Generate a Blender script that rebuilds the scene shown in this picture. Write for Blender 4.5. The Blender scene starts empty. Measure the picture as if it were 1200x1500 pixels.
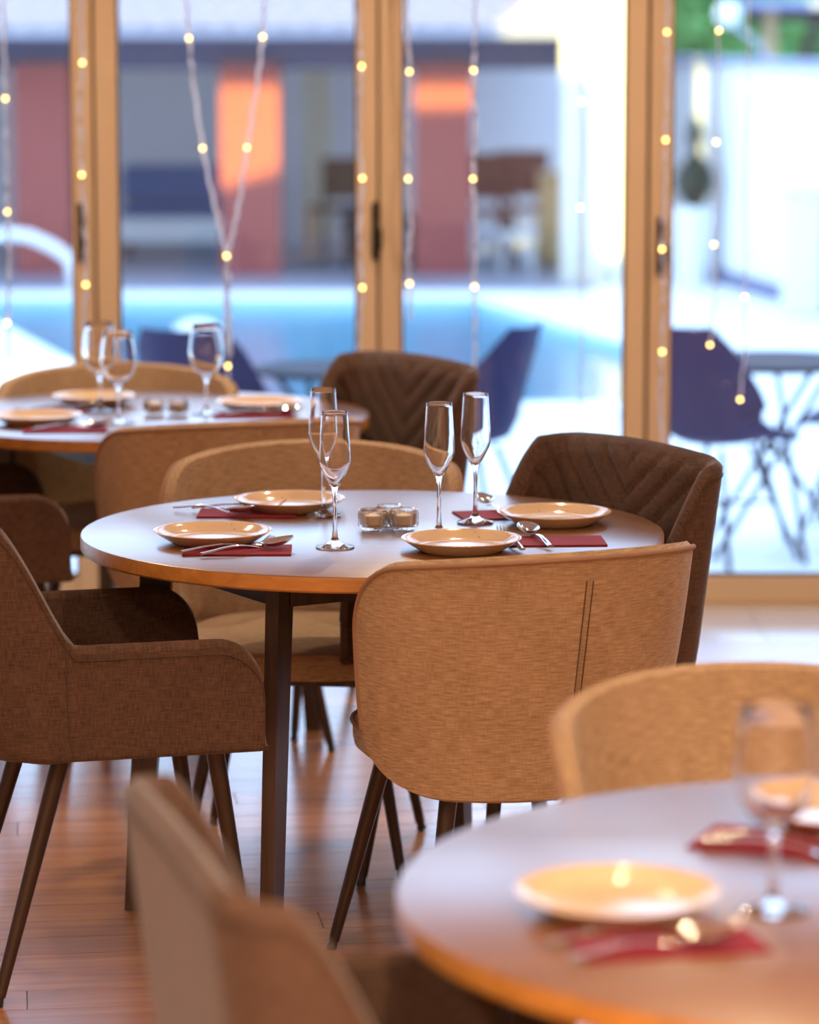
import bpy, bmesh, math, random
from math import sin, cos, pi, radians, sqrt, exp
from mathutils import Vector, Matrix
from mathutils.geometry import tessellate_polygon

sc = bpy.context.scene
COL = sc.collection
rnd = random.Random(7)

# ------------------------------------------------------------------ camera
cam_d = bpy.data.cameras.new('camera')
cam = bpy.data.objects.new('camera', cam_d)
COL.objects.link(cam)
cam.location = (0, 0, 1.675)
cam.rotation_euler = (pi / 2 - 0.1444, 0, 0)
cam_d.sensor_fit = 'VERTICAL'
cam_d.sensor_height = 36
cam_d.sensor_width = 28.8
cam_d.lens = 115.2
cam_d.clip_end = 300
cam_d.dof.use_dof = True
cam_d.dof.focus_distance = 5.85
cam_d.dof.aperture_fstop = 2.7
sc.camera = cam

# ------------------------------------------------------------------ sky, sun, exposure
w = bpy.data.worlds.new('sky')
sc.world = w
w.use_nodes = True
wn = w.node_tree.nodes
bg = wn['Background']
bg.inputs['Color'].default_value = (0.46, 0.67, 1.0, 1)
bg.inputs['Strength'].default_value = 4.3

sd = bpy.data.lights.new('sun', 'SUN')
sd.energy = 16.0
sd.angle = radians(0.4)
sd.color = (1.0, 0.80, 0.16)
sun = bpy.data.objects.new('sun', sd)
COL.objects.link(sun)
SUN_EL, SUN_AZ = radians(18), radians(25)      # low evening sun from behind the camera, left
S = Vector((-sin(SUN_AZ) * cos(SUN_EL), -cos(SUN_AZ) * cos(SUN_EL), sin(SUN_EL)))   # towards the sun
sun.rotation_euler = S.to_track_quat('Z', 'Y').to_euler()

sc.view_settings.view_transform = 'Standard'
sc.view_settings.look = 'None'
sc.view_settings.gamma = 1
sc.view_settings.use_curve_mapping = False
sc.view_settings.exposure = 0.0
sc.cycles.max_bounces = 14
sc.cycles.transparent_max_bounces = 24
sc.cycles.transmission_bounces = 14
sc.cycles.glossy_bounces = 6
sc.cycles.diffuse_bounces = 4
sc.cycles.sample_clamp_indirect = 6
sc.cycles.use_denoising = True

LAMPS = [(-1.5, -1.0, 125), (0.2, -1.0, 125), (1.9, -1.0, 125), (-1.5, 1.2, 80), (0.2, 1.2, 66), (1.9, 1.2, 80),
         (-1.5, 4.6, 16), (0.25, 4.6, 14), (1.9, 4.6, 16), (-1.6, 8.2, 30), (0.25, 8.2, 30), (1.9, 8.2, 30)]
LAMP_COL = (1.0, 0.75, 0.50)
CEIL = 3.15


# ------------------------------------------------------------------ helpers
def tag(o, label=None, cat=None, group=None, kind=None):
    if label: o['label'] = label
    if cat: o['category'] = cat
    if group: o['group'] = group
    if kind: o['kind'] = kind
    return o


def empty(name, loc=(0, 0, 0), rz=0.0, label=None, cat=None, group=None):
    o = bpy.data.objects.new(name, None)
    o.empty_display_size = 0.1
    COL.objects.link(o)
    o.location = loc
    o.rotation_euler = (0, 0, rz)
    return tag(o, label, cat, group)


class MB:
    """collects vertices, faces and uvs; build() links them as one mesh object"""
    def __init__(s):
        s.v, s.f, s.uv = [], [], []

    def add(s, vs, fs, uvs=None):
        n = len(s.v)
        s.v += [tuple(p) for p in vs]
        s.uv += list(uvs) if uvs else [(p[0], p[2] + p[1] * 0.3) for p in vs]
        s.f += [tuple(i + n for i in f) for f in fs]
        return s

    def box(s, x0, x1, y0, y1, z0, z1):
        vs = [(x, y, z) for z in (z0, z1) for y in (y0, y1) for x in (x0, x1)]
        fs = [(0, 2, 3, 1), (4, 5, 7, 6), (0, 1, 5, 4), (2, 6, 7, 3), (0, 4, 6, 2), (1, 3, 7, 5)]
        return s.add(vs, fs)

    def bbox(s, x0, x1, y0, y1, z0, z1, b=0.004):
        """box with bevelled edges"""
        bm = bmesh.new()
        bmesh.ops.create_cube(bm, size=1)
        for v in bm.verts:
            v.co = Vector(((x0 + x1) / 2 + v.co.x * (x1 - x0), (y0 + y1) / 2 + v.co.y * (y1 - y0), (z0 + z1) / 2 + v.co.z * (z1 - z0)))
        bmesh.ops.bevel(bm, geom=bm.edges[:], offset=b, segments=2, affect='EDGES')
        bm.verts.index_update()
        s.add([v.co[:] for v in bm.verts], [[v.index for v in f.verts] for f in bm.faces])
        bm.free()
        return s

    def lathe(s, prof, n=32, cx=0, cy=0, cz=0, closed=False, rib=None):
        vs, uvs = [], []
        for k, (r, z) in enumerate(prof):
            for i in range(n):
                a = 2 * pi * i / n
                rr = r
                if rib and rib[0] <= k <= rib[1]:
                    rr = r + rib[2] * (1 if i % 2 else -1)
                vs.append((cx + rr * cos(a), cy + rr * sin(a), cz + z))
                uvs.append((cx + rr * cos(a), cy + rr * sin(a)))
        fs = []
        m = len(prof)
        for k in range(m if closed else m - 1):
            k2 = (k + 1) % m
            for i in range(n):
                j = (i + 1) % n
                fs.append((k * n + i, k * n + j, k2 * n + j, k2 * n + i))
        if not closed:
            if prof[0][0] > 1e-5: fs.append(tuple(range(n))[::-1])
            if prof[-1][0] > 1e-5: fs.append(tuple((m - 1) * n + i for i in range(n)))
        return s.add(vs, fs, uvs)

    def tube(s, pts, rad, n=8, flat=1.0, cap=True):
        """sweep a circle (optionally flattened) along points"""
        pts = [Vector(p) for p in pts]
        if not hasattr(rad, '__len__'): rad = [rad] * len(pts)
        vs, fs = [], []
        up = Vector((0, 0, 1))
        for k, p in enumerate(pts):
            t = (pts[min(k + 1, len(pts) - 1)] - pts[max(k - 1, 0)]).normalized()
            a = t.cross(up)
            if a.length < 1e-3: a = t.cross(Vector((0, 1, 0)))
            a.normalize()
            b = a.cross(t).normalized()
            for i in range(n):
                an = 2 * pi * i / n
                vs.append(p + a * (rad[k] * cos(an)) + b * (rad[k] * flat * sin(an)))
        for k in range(len(pts) - 1):
            for i in range(n):
                j = (i + 1) % n
                fs.append((k * n + i, k * n + j, (k + 1) * n + j, (k + 1) * n + i))
        if cap:
            fs.append(tuple(range(n))[::-1])
            fs.append(tuple((len(pts) - 1) * n + i for i in range(n)))
        return s.add(vs, fs)

    def prism(s, poly, z0, z1):
        n = len(poly)
        vs = [(x, y, z0) for x, y in poly] + [(x, y, z1) for x, y in poly]
        fs = [tuple(range(n))[::-1], tuple(range(n, 2 * n))]
        fs += [(i, (i + 1) % n, n + (i + 1) % n, n + i) for i in range(n)]
        return s.add(vs, fs)

    def sphere(s, c, r, n=10, m=6, sz=1.0):
        vs = [(c[0], c[1], c[2] + r * sz)]
        for k in range(1, m):
            ph = pi * k / m
            for i in range(n):
                a = 2 * pi * i / n
                vs.append((c[0] + r * sin(ph) * cos(a), c[1] + r * sin(ph) * sin(a), c[2] + r * sz * cos(ph)))
        vs.append((c[0], c[1], c[2] - r * sz))
        fs = [(0, 1 + i, 1 + (i + 1) % n) for i in range(n)]
        for k in range(m - 2):
            for i in range(n):
                a = 1 + k * n + i; b = 1 + k * n + (i + 1) % n
                fs.append((a, a + n, b + n, b))
        L = len(vs) - 1; o = 1 + (m - 2) * n
        fs += [(L, o + (i + 1) % n, o + i) for i in range(n)]
        return s.add(vs, fs)

    def sheet(s, grid, uvs, th):
        """thick sheet: grid[i][j] are points of the outer face, th its thickness (number or th[i][j])"""
        nu, nv = len(grid), len(grid[0])
        G = [[Vector(p) for p in row] for row in grid]
        O, I, UO = [], [], []
        for i in range(nu):
            for j in range(nv):
                du = G[min(i + 1, nu - 1)][j] - G[max(i - 1, 0)][j]
                dv = G[i][min(j + 1, nv - 1)] - G[i][max(j - 1, 0)]
                nn = du.cross(dv).normalized()
                t = th[i][j] if hasattr(th, '__len__') else th
                O.append(G[i][j]); I.append(G[i][j] - nn * t); UO.append(uvs[i][j])
        N = nu * nv
        vs = O + I
        tf = lambda i, j: th[i][j] if hasattr(th, '__len__') else th
        uu = UO + [(UO[i * nv + j][0], UO[i * nv + j][1] + tf(i, j)) for i in range(nu) for j in range(nv)]
        fs = []
        ix = lambda i, j: i * nv + j
        for i in range(nu - 1):
            for j in range(nv - 1):
                fs.append((ix(i, j), ix(i + 1, j), ix(i + 1, j + 1), ix(i, j + 1)))
                fs.append((N + ix(i, j), N + ix(i, j + 1), N + ix(i + 1, j + 1), N + ix(i + 1, j)))
        loop = [(i, 0) for i in range(nu)] + [(nu - 1, j) for j in range(1, nv)] + \
               [(i, nv - 1) for i in range(nu - 2, -1, -1)] + [(0, j) for j in range(nv - 2, 0, -1)]
        base = len(vs)
        for (i, j) in loop:
            i2 = 1 if i == 0 else (nu - 2 if i == nu - 1 else i)
            j2 = 1 if j == 0 else (nv - 2 if j == nv - 1 else j)
            out = (G[i][j] - G[i2][j2]).normalized()
            t = th[i][j] if hasattr(th, '__len__') else th
            vs.append((O[ix(i, j)] + I[ix(i, j)]) / 2 + out * t * 0.38)
            uu.append((uvs[i][j][0], uvs[i][j][1] + t / 2))
        L = len(loop)
        for k in range(L):
            a = ix(*loop[k]); b = ix(*loop[(k + 1) % L]); m0 = base + k; m1 = base + (k + 1) % L
            fs.append((b, a, m0, m1))
            fs.append((m1, m0, N + a, N + b))
        return s.add(vs, fs, uu)

    def build(s, name, mat, parent=None, smooth=True, angle=40, loc=None):
        me = bpy.data.meshes.new(name)
        me.from_pydata(s.v, [], s.f)
        uvl = me.uv_layers.new(name='UVMap')
        for l in me.loops:
            uvl.data[l.index].uv = s.uv[l.vertex_index]
        me.materials.append(mat)
        bm = bmesh.new(); bm.from_mesh(me)
        bmesh.ops.recalc_face_normals(bm, faces=bm.faces[:])
        if smooth:
            lim = radians(angle)
            for f in bm.faces: f.smooth = True
            for e in bm.edges:
                if len(e.link_faces) == 2 and e.calc_face_angle(0) > lim: e.smooth = False
        bm.to_mesh(me); bm.free()
        o = bpy.data.objects.new(name, me)
        COL.objects.link(o)
        if parent: o.parent = parent
        if loc: o.location = loc
        return o


def copy_tree(o, parent=None):
    c = o.copy()
    COL.objects.link(c)
    if parent: c.parent = parent
    for ch in list(o.children):
        copy_tree(ch, c)
    return c


def place(proto, used, loc, rz, label):
    """first use moves the prototype itself, later ones copy it"""
    o = proto if not used else copy_tree(proto)
    used.append(1)
    o.location = loc
    o.rotation_euler = (0, 0, rz)
    o['label'] = label
    return o


# ------------------------------------------------------------------ materials
def new_mat(name):
    m = bpy.data.materials.new(name)
    m.use_nodes = True
    nt = m.node_tree
    return m, nt, nt.nodes, nt.nodes['Principled BSDF'], nt.links


def plain(name, col, rough=0.5, metal=0.0, spec=0.5, emit=None, es=0.0, coat=0.0, bump=0.0, bscale=60, var=0.0, vscale=6):
    m, nt, N, P, L = new_mat(name)
    P.inputs['Base Color'].default_value = (*col, 1)
    P.inputs['Roughness'].default_value = rough
    P.inputs['Metallic'].default_value = metal
    P.inputs['Specular IOR Level'].default_value = spec
    P.inputs['Coat Weight'].default_value = coat
    if emit:
        P.inputs['Emission Color'].default_value = (*emit, 1)
        P.inputs['Emission Strength'].default_value = es
    tc = N.new('ShaderNodeTexCoord')
    if var:
        no = N.new('ShaderNodeTexNoise'); no.inputs['Scale'].default_value = vscale; no.inputs['Detail'].default_value = 4
        L.new(tc.outputs['Object'], no.inputs['Vector'])
        mx = N.new('ShaderNodeMixRGB')
        mx.inputs[1].default_value = (*[c * (1 - var) for c in col], 1)
        mx.inputs[2].default_value = (*[min(1, c * (1 + var)) for c in col], 1)
        L.new(no.outputs['Fac'], mx.inputs[0]); L.new(mx.outputs[0], P.inputs['Base Color'])
    if bump:
        no = N.new('ShaderNodeTexNoise'); no.inputs['Scale'].default_value = bscale; no.inputs['Detail'].default_value = 3
        L.new(tc.outputs['Object'], no.inputs['Vector'])
        b = N.new('ShaderNodeBump'); b.inputs['Strength'].default_value = bump; b.inputs['Distance'].default_value = 0.01
        L.new(no.outputs['Fac'], b.inputs['Height']); L.new(b.outputs[0], P.inputs['Normal'])
    return m


def fabric(name, c1, c2, weave=900, streak=0.75):
    """melange upholstery: long weft streaks, short warp streaks and a fine woven relief, in metres of uv"""
    m, nt, N, P, L = new_mat(name)
    P.inputs['Roughness'].default_value = 0.9
    P.inputs['Specular IOR Level'].default_value = 0.15
    P.inputs['Sheen Weight'].default_value = 0.25
    P.inputs['Sheen Roughness'].default_value = 0.4
    uv = N.new('ShaderNodeTexCoord')

    def noise(sx, sy):
        mp = N.new('ShaderNodeMapping'); mp.inputs['Scale'].default_value = (sx, sy, 1)
        no = N.new('ShaderNodeTexNoise'); no.inputs['Scale'].default_value = 1; no.inputs['Detail'].default_value = 3
        L.new(uv.outputs['UV'], mp.inputs[0]); L.new(mp.outputs[0], no.inputs['Vector'])
        return no.outputs['Fac']
    a, b = noise(36, 470), noise(470, 48)
    c = noise(9, 9)
    mx = N.new('ShaderNodeMath'); mx.operation = 'MULTIPLY_ADD'; mx.inputs[1].default_value = streak
    L.new(a, mx.inputs[0])
    m2 = N.new('ShaderNodeMath'); m2.operation = 'MULTIPLY'; m2.inputs[1].default_value = 1 - streak
    L.new(b, m2.inputs[0]); L.new(m2.outputs[0], mx.inputs[2])
    m3 = N.new('ShaderNodeMath'); m3.operation = 'MULTIPLY_ADD'; m3.inputs[1].default_value = 0.16
    L.new(c, m3.inputs[0]); L.new(mx.outputs[0], m3.inputs[2])
    cr = N.new('ShaderNodeValToRGB')
    cr.color_ramp.elements[0].position = 0.42; cr.color_ramp.elements[0].color = (*c1, 1)
    cr.color_ramp.elements[1].position = 0.74; cr.color_ramp.elements[1].color = (*c2, 1)
    L.new(m3.outputs[0], cr.inputs[0]); L.new(cr.outputs[0], P.inputs['Base Color'])
    ch = N.new('ShaderNodeTexVoronoi'); ch.inputs['Scale'].default_value = 1; ch.distance = 'CHEBYCHEV'
    mp = N.new('ShaderNodeMapping'); mp.inputs['Scale'].default_value = (weave * 0.5, weave, 1)
    L.new(uv.outputs['UV'], mp.inputs[0]); L.new(mp.outputs[0], ch.inputs['Vector'])
    ad = N.new('ShaderNodeMath'); ad.operation = 'ADD'
    L.new(ch.outputs['Distance'], ad.inputs[0]); L.new(mx.outputs[0], ad.inputs[1])
    bp = N.new('ShaderNodeBump'); bp.inputs['Strength'].default_value = 0.35; bp.inputs['Distance'].default_value = 0.0012
    L.new(ad.outputs[0], bp.inputs['Height']); L.new(bp.outputs[0], P.inputs['Normal'])
    return m


def wood(name, c1, c2, rough, sx, sy, spec=0.5, per_object=False, coat=0.0, bump=0.05, coat_rough=0.12, coat_ior=1.5):
    """grain running along x of object space"""
    m, nt, N, P, L = new_mat(name)
    P.inputs['Roughness'].default_value = rough
    P.inputs['Specular IOR Level'].default_value = spec
    P.inputs['Coat Weight'].default_value = coat
    P.inputs['Coat Roughness'].default_value = coat_rough
    P.inputs['Coat IOR'].default_value = coat_ior
    tc = N.new('ShaderNodeTexCoord')
    mp = N.new('ShaderNodeMapping'); mp.inputs['Scale'].default_value = (sx, sy, sy)
    L.new(tc.outputs['Object'], mp.inputs[0])
    vec = mp.outputs[0]
    oi = N.new('ShaderNodeObjectInfo')
    if per_object:
        ad = N.new('ShaderNodeVectorMath'); ad.operation = 'ADD'
        sc_ = N.new('ShaderNodeMath'); sc_.operation = 'MULTIPLY'; sc_.inputs[1].default_value = 50
        L.new(oi.outputs['Random'], sc_.inputs[0])
        L.new(mp.outputs[0], ad.inputs[0]); L.new(sc_.outputs[0], ad.inputs[1])
        vec = ad.outputs[0]
    no = N.new('ShaderNodeTexNoise'); no.inputs['Scale'].default_value = 1; no.inputs['Detail'].default_value = 6
    no.inputs['Distortion'].default_value = 0.6
    L.new(vec, no.inputs['Vector'])
    cr = N.new('ShaderNodeValToRGB')
    cr.color_ramp.elements[0].position = 0.3; cr.color_ramp.elements[0].color = (*c1, 1)
    cr.color_ramp.elements[1].position = 0.7; cr.color_ramp.elements[1].color = (*c2, 1)
    L.new(no.outputs['Fac'], cr.inputs[0])
    out = cr.outputs[0]
    if per_object:
        hs = N.new('ShaderNodeHueSaturation')
        mr = N.new('ShaderNodeMapRange'); mr.inputs['To Min'].default_value = 0.82; mr.inputs['To Max'].default_value = 1.14
        L.new(oi.outputs['Random'], mr.inputs['Value']); L.new(mr.outputs[0], hs.inputs['Value'])
        L.new(out, hs.inputs['Color']); out = hs.outputs[0]
    L.new(out, P.inputs['Base Color'])
    b = N.new('ShaderNodeBump'); b.inputs['Strength'].default_value = bump; b.inputs['Distance'].default_value = 0.002
    L.new(no.outputs['Fac'], b.inputs['Height']); L.new(b.outputs[0], P.inputs['Normal'])
    return m


def glass_solid(name, col=(1, 1, 1), ior=1.48, rough=0.0):
    m, nt, N, P, L = new_mat(name)
    P.inputs['Base Color'].default_value = (*col, 1)
    P.inputs['Transmission Weight'].default_value = 1
    P.inputs['IOR'].default_value = ior
    P.inputs['Roughness'].default_value = rough
    return m


def glass_pane(name, tint=(0.93, 0.96, 0.97), ior=1.35):
    m, nt, N, P, L = new_mat(name)
    N.remove(P)
    out = N['Material Output']
    tr = N.new('ShaderNodeBsdfTransparent'); tr.inputs[0].default_value = (*tint, 1)
    gl = N.new('ShaderNodeBsdfGlossy'); gl.inputs['Roughness'].default_value = 0.0
    fr = N.new('ShaderNodeFresnel'); fr.inputs['IOR'].default_value = ior
    mx = N.new('ShaderNodeMixShader')
    L.new(fr.outputs[0], mx.inputs[0]); L.new(tr.outputs[0], mx.inputs[1]); L.new(gl.outputs[0], mx.inputs[2])
    L.new(mx.outputs[0], out.inputs['Surface'])
    return m


M = dict(
    tan=fabric('tan_fabric', (0.32, 0.20, 0.115), (0.60, 0.43, 0.275)),
    brown=fabric('brown_fabric', (0.055, 0.029, 0.021), (0.150, 0.085, 0.060), weave=520, streak=0.5),
    quilt=fabric('quilted_brown_fabric', (0.050, 0.027, 0.022), (0.150, 0.088, 0.068), weave=380, streak=0.5),
    piping=plain('tan_piping', (0.36, 0.21, 0.13), 0.85, bump=0.3, bscale=400),
    seam=plain('brown_seam', (0.075, 0.042, 0.030), 0.9, bump=0.3, bscale=300),
    legmetal=plain('dark_bronze_metal', (0.055, 0.030, 0.022), 0.38, metal=0.35, bump=0.05, bscale=200),
    glide=plain('black_glide', (0.02, 0.015, 0.012), 0.3, bump=0.05),
    tabletop=wood('oak_tabletop', (0.165, 0.056, 0.008), (0.25, 0.095, 0.016), 0.34, 3.0, 45.0, spec=0.9, coat=1.0, bump=0.02, coat_rough=0.29, coat_ior=1.7),
    edge=wood('lit_oak_edge', (0.40, 0.155, 0.032), (0.56, 0.24, 0.055), 0.35, 9.0, 60.0, bump=0.05),  # the tabletop's oak made lighter, light on the edge put into the colour
    darkwood=wood('dark_stained_wood', (0.042, 0.022, 0.016), (0.085, 0.047, 0.034), 0.42, 50, 4, bump=0.1),
    plank=wood('floor_oak', (0.42, 0.165, 0.06), (0.58, 0.265, 0.10), 0.26, 2.2, 38, spec=0.6, coat_rough=0.2, per_object=True, coat=0.6, bump=0.05),
    floorbase=wood('floor_under_oak', (0.24, 0.09, 0.035), (0.34, 0.14, 0.05), 0.4, 2.2, 38),
    tile=plain('pale_floor_tile', (0.55, 0.54, 0.58), 0.14, var=0.06, vscale=3),
    plaster=plain('warm_white_plaster', (0.72, 0.66, 0.58), 0.9, bump=0.1),
    ceiling=plain('ceiling_paint', (0.75, 0.70, 0.62), 0.9, bump=0.05),
    frame=plain('golden_tan_frame', (0.66, 0.49, 0.32), 0.38, var=0.05, bump=0.03, bscale=300),
    gasket=plain('dark_gasket', (0.07, 0.045, 0.03), 0.6, bump=0.05),
    handle=plain('dark_handle_metal', (0.035, 0.024, 0.018), 0.35, metal=0.5, bump=0.02),
    pane=glass_pane('door_glass'),
    glass=glass_solid('crystal', (1.0, 0.985, 0.98), 1.47),
    votive=glass_solid('ribbed_votive_glass', (1, 0.99, 0.97), 1.45),
    wax=plain('ivory_wax', (0.88, 0.72, 0.52), 0.5, bump=0.05),
    wick=plain('wick', (0.05, 0.04, 0.03), 0.9, bump=0.1),
    napkin=plain('burgundy_paper', (0.26, 0.008, 0.030), 0.8, bump=0.35, bscale=500, var=0.1, vscale=40),
    steel=plain('polished_steel', (0.78, 0.74, 0.70), 0.10, metal=1.0, bump=0.02, bscale=30),
    wire=plain('clear_cable', (0.85, 0.83, 0.88), 0.35, bump=0.05),
    bulb=plain('warm_led', (1, 0.8, 0.4), 0.4, emit=(1.0, 0.62, 0.16), es=10, bump=0.01),
    # outside
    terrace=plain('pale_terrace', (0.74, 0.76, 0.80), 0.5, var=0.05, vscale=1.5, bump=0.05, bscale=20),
    coping=plain('white_coping', (0.82, 0.84, 0.86), 0.55, var=0.04, bump=0.1),
    basin=plain('blue_pool_lining', (0.46, 0.70, 0.80), 0.5, var=0.10, vscale=8, bump=0.1),
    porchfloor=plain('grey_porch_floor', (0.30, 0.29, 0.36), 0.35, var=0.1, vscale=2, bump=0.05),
    brick=plain('red_brick', (0.38, 0.092, 0.078), 0.85, var=0.18, vscale=9, bump=0.5, bscale=60),
    mortar=plain('brick_mortar', (0.26, 0.10, 0.09), 0.95, bump=0.4),
    porchwall=plain('grey_lilac_plaster', (0.60, 0.58, 0.62), 0.9, var=0.05, bump=0.2),
    beam=plain('dark_blue_beam', (0.075, 0.075, 0.13), 0.7, bump=0.1),
    rooftile=plain('faded_roof_tile', (0.46, 0.35, 0.33), 0.8, var=0.16, vscale=14, bump=0.4, bscale=30),
    cream=plain('cream_render', (0.80, 0.74, 0.62), 0.85, var=0.05, bump=0.2),
    whitewall=plain('white_garden_wall', (0.84, 0.85, 0.86), 0.9, var=0.03, bump=0.2),
    skirting=plain('slate_skirting', (0.16, 0.18, 0.30), 0.7, bump=0.1),
    capping=plain('blue_grey_capping', (0.30, 0.33, 0.50), 0.6, bump=0.1),
    navy=plain('navy_plastic', (0.030, 0.026, 0.080), 0.62, spec=0.2, bump=0.02),
    blackmetal=plain('blue_black_metal', (0.028, 0.034, 0.055), 0.45, metal=0.3, bump=0.02),
    tabletopout=plain('dark_laminate', (0.05, 0.045, 0.06), 0.7, spec=0.15, bump=0.03),
    bluecloth=plain('blue_upholstery', (0.035, 0.12, 0.30), 0.85, bump=0.3),
    redwood=plain('mahogany_wood', (0.20, 0.055, 0.05), 0.5, var=0.1, bump=0.1),
    lightwood=plain('pine_wood', (0.55, 0.36, 0.18), 0.6, var=0.1, bump=0.1),
    darkbrown=plain('dark_brown_wood', (0.055, 0.034, 0.030), 0.6, var=0.1, bump=0.1),
    whitepaint=plain('white_paint', (0.82, 0.83, 0.85), 0.45, bump=0.05),
    leaf=plain('leaf_green', (0.13, 0.34, 0.085), 0.6, var=0.35, vscale=5, bump=0.1),
    leafdark=plain('cypress_green', (0.045, 0.075, 0.055), 0.7, var=0.3, vscale=8, bump=0.1),
    bark=plain('bark', (0.10, 0.06, 0.045), 0.9, bump=0.6),
    greymetal=plain('grey_metal', (0.34, 0.34, 0.42), 0.4, metal=0.4, bump=0.03),
    lampglass=plain('opal_globe', (0.9, 0.9, 0.88), 0.3, bump=0.01),
    lampdisc=plain('downlight_lens', (1, 0.9, 0.7), 0.4, emit=(1.0, 0.72, 0.42), es=12, bump=0.01),
)


def water_mat():
    m, nt, N, P, L = new_mat('pool_water')
    N.remove(P)
    out = N['Material Output']
    tr = N.new('ShaderNodeBsdfTransparent'); tr.inputs[0].default_value = (0.78, 0.93, 0.98, 1)
    gl = N.new('ShaderNodeBsdfGlossy'); gl.inputs['Roughness'].default_value = 0.08
    fr = N.new('ShaderNodeFresnel'); fr.inputs['IOR'].default_value = 1.33
    no = N.new('ShaderNodeTexNoise'); no.inputs['Scale'].default_value = 7; no.inputs['Detail'].default_value = 3
    tc = N.new('ShaderNodeTexCoord'); L.new(tc.outputs['Object'], no.inputs['Vector'])
    bp = N.new('ShaderNodeBump'); bp.inputs['Strength'].default_value = 0.35; bp.inputs['Distance'].default_value = 0.05
    L.new(no.outputs['Fac'], bp.inputs['Height'])
    L.new(bp.outputs[0], gl.inputs['Normal']); L.new(bp.outputs[0], fr.inputs['Normal'])
    mx = N.new('ShaderNodeMixShader')
    L.new(fr.outputs[0], mx.inputs[0]); L.new(tr.outputs[0], mx.inputs[1]); L.new(gl.outputs[0], mx.inputs[2])
    L.new(mx.outputs[0], out.inputs['Surface'])
    return m


M['water'] = water_mat()


def cable_mat():
    m, nt, N, P, L = new_mat('clear_plastic_cable')
    P.inputs['Base Color'].default_value = (0.85, 0.84, 0.88, 1)
    P.inputs['Roughness'].default_value = 0.3
    tl = N.new('ShaderNodeBsdfTranslucent'); tl.inputs[0].default_value = (0.9, 0.9, 0.95, 1)
    mx = N.new('ShaderNodeMixShader'); mx.inputs[0].default_value = 0.65
    L.new(P.outputs[0], mx.inputs[1]); L.new(tl.outputs[0], mx.inputs[2]); L.new(mx.outputs[0], N['Material Output'].inputs['Surface'])
    return m


M['wire'] = cable_mat()

def plaid_speckle():
    """cream glaze with sparse brown specks and a darker unglazed look at the very rim edge"""
    m, nt, N, P, L = new_mat('speckled_glaze')
    P.inputs['Roughness'].default_value = 0.09
    P.inputs['Specular IOR Level'].default_value = 0.6
    tc = N.new('ShaderNodeTexCoord')
    vo = N.new('ShaderNodeTexVoronoi'); vo.inputs['Scale'].default_value = 60
    L.new(tc.outputs['Object'], vo.inputs['Vector'])
    cr = N.new('ShaderNodeValToRGB')
    cr.color_ramp.elements[0].position = 0.06; cr.color_ramp.elements[0].color = (0.16, 0.07, 0.03, 1)
    cr.color_ramp.elements[1].position = 0.12; cr.color_ramp.elements[1].color = (0.72, 0.52, 0.33, 1)
    L.new(vo.outputs['Distance'], cr.inputs[0]); L.new(cr.outputs[0], P.inputs['Base Color'])
    return m


M['glaze'] = plaid_speckle()

# ------------------------------------------------------------------ the room
XL, XR, YB, YD = -4.6, 4.2, -3.2, 9.60


def struct(name, mb, mat, parent=None, smooth=False):
    o = mb.build(name, mat, parent, smooth=smooth)
    if not parent: o['kind'] = 'structure'
    return o


floor = struct('floor', MB().box(XL, XR, YB, YD + 0.1, -0.16, -0.006), M['floorbase'])


def clip(poly, a, b, c):
    """keep a*x + b*y <= c"""
    out = []
    for i in range(len(poly)):
        p, q = poly[i], poly[(i + 1) % len(poly)]
        dp, dq = a * p[0] + b * p[1] - c, a * q[0] + b * q[1] - c
        if dp <= 0: out.append(p)
        if dp * dq < 0:
            t = dp / (dp - dq)
            out.append((p[0] + t * (q[0] - p[0]), p[1] + t * (q[1] - p[1])))
    return out


TILE_Y = 9.00
PR = radians(7)
ux, uy = cos(PR), sin(PR)
row = 0
yy = -4.2
while yy < 4.4:
    xx = -3.2 - rnd.random() * 1.4
    while xx < 3.4:
        ln = 1.15 + rnd.random() * 0.5
        q = [(xx + 0.0012, yy + 0.001), (xx + ln - 0.0012, yy + 0.001), (xx + ln - 0.0012, yy + 0.114), (xx + 0.0012, yy + 0.114)]
        poly = [(a * ux - b * uy, 6 + a * uy + b * ux) for a, b in q]
        for h in ((1, 0, 1.9), (-1, 0, 1.9), (0, 1, TILE_Y), (0, -1, -3.0)):
            poly = clip(poly, *h)
            if not poly: break
        if len(poly) >= 3:
            cx = sum(p[0] for p in poly) / len(poly); cy = sum(p[1] for p in poly) / len(poly)
            mb = MB().prism([((p[0] - cx) * ux + (p[1] - cy) * uy, -(p[0] - cx) * uy + (p[1] - cy) * ux) for p in poly], -0.006, rnd.uniform(-0.0004, 0.0))
            o = mb.build('plank', M['plank'], floor, smooth=False)
            o.location = (cx, cy, 0); o.rotation_euler = (0, 0, PR)
        xx += ln
    yy += 0.115
tl = MB().box(-0.249, 0.249, -0.149, 0.149, -0.006, 0.0)
first = None
for r_ in range(2):
    for k in range(8):
        if first is None:
            first = tl.build('floor_tile', M['tile'], floor, smooth=False); o = first
        else:
            o = first.copy(); COL.objects.link(o); o.parent = floor
        o.location = (-1.75 + 0.5 * k, TILE_Y + 0.15 + 0.3 * r_, 0)

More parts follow.
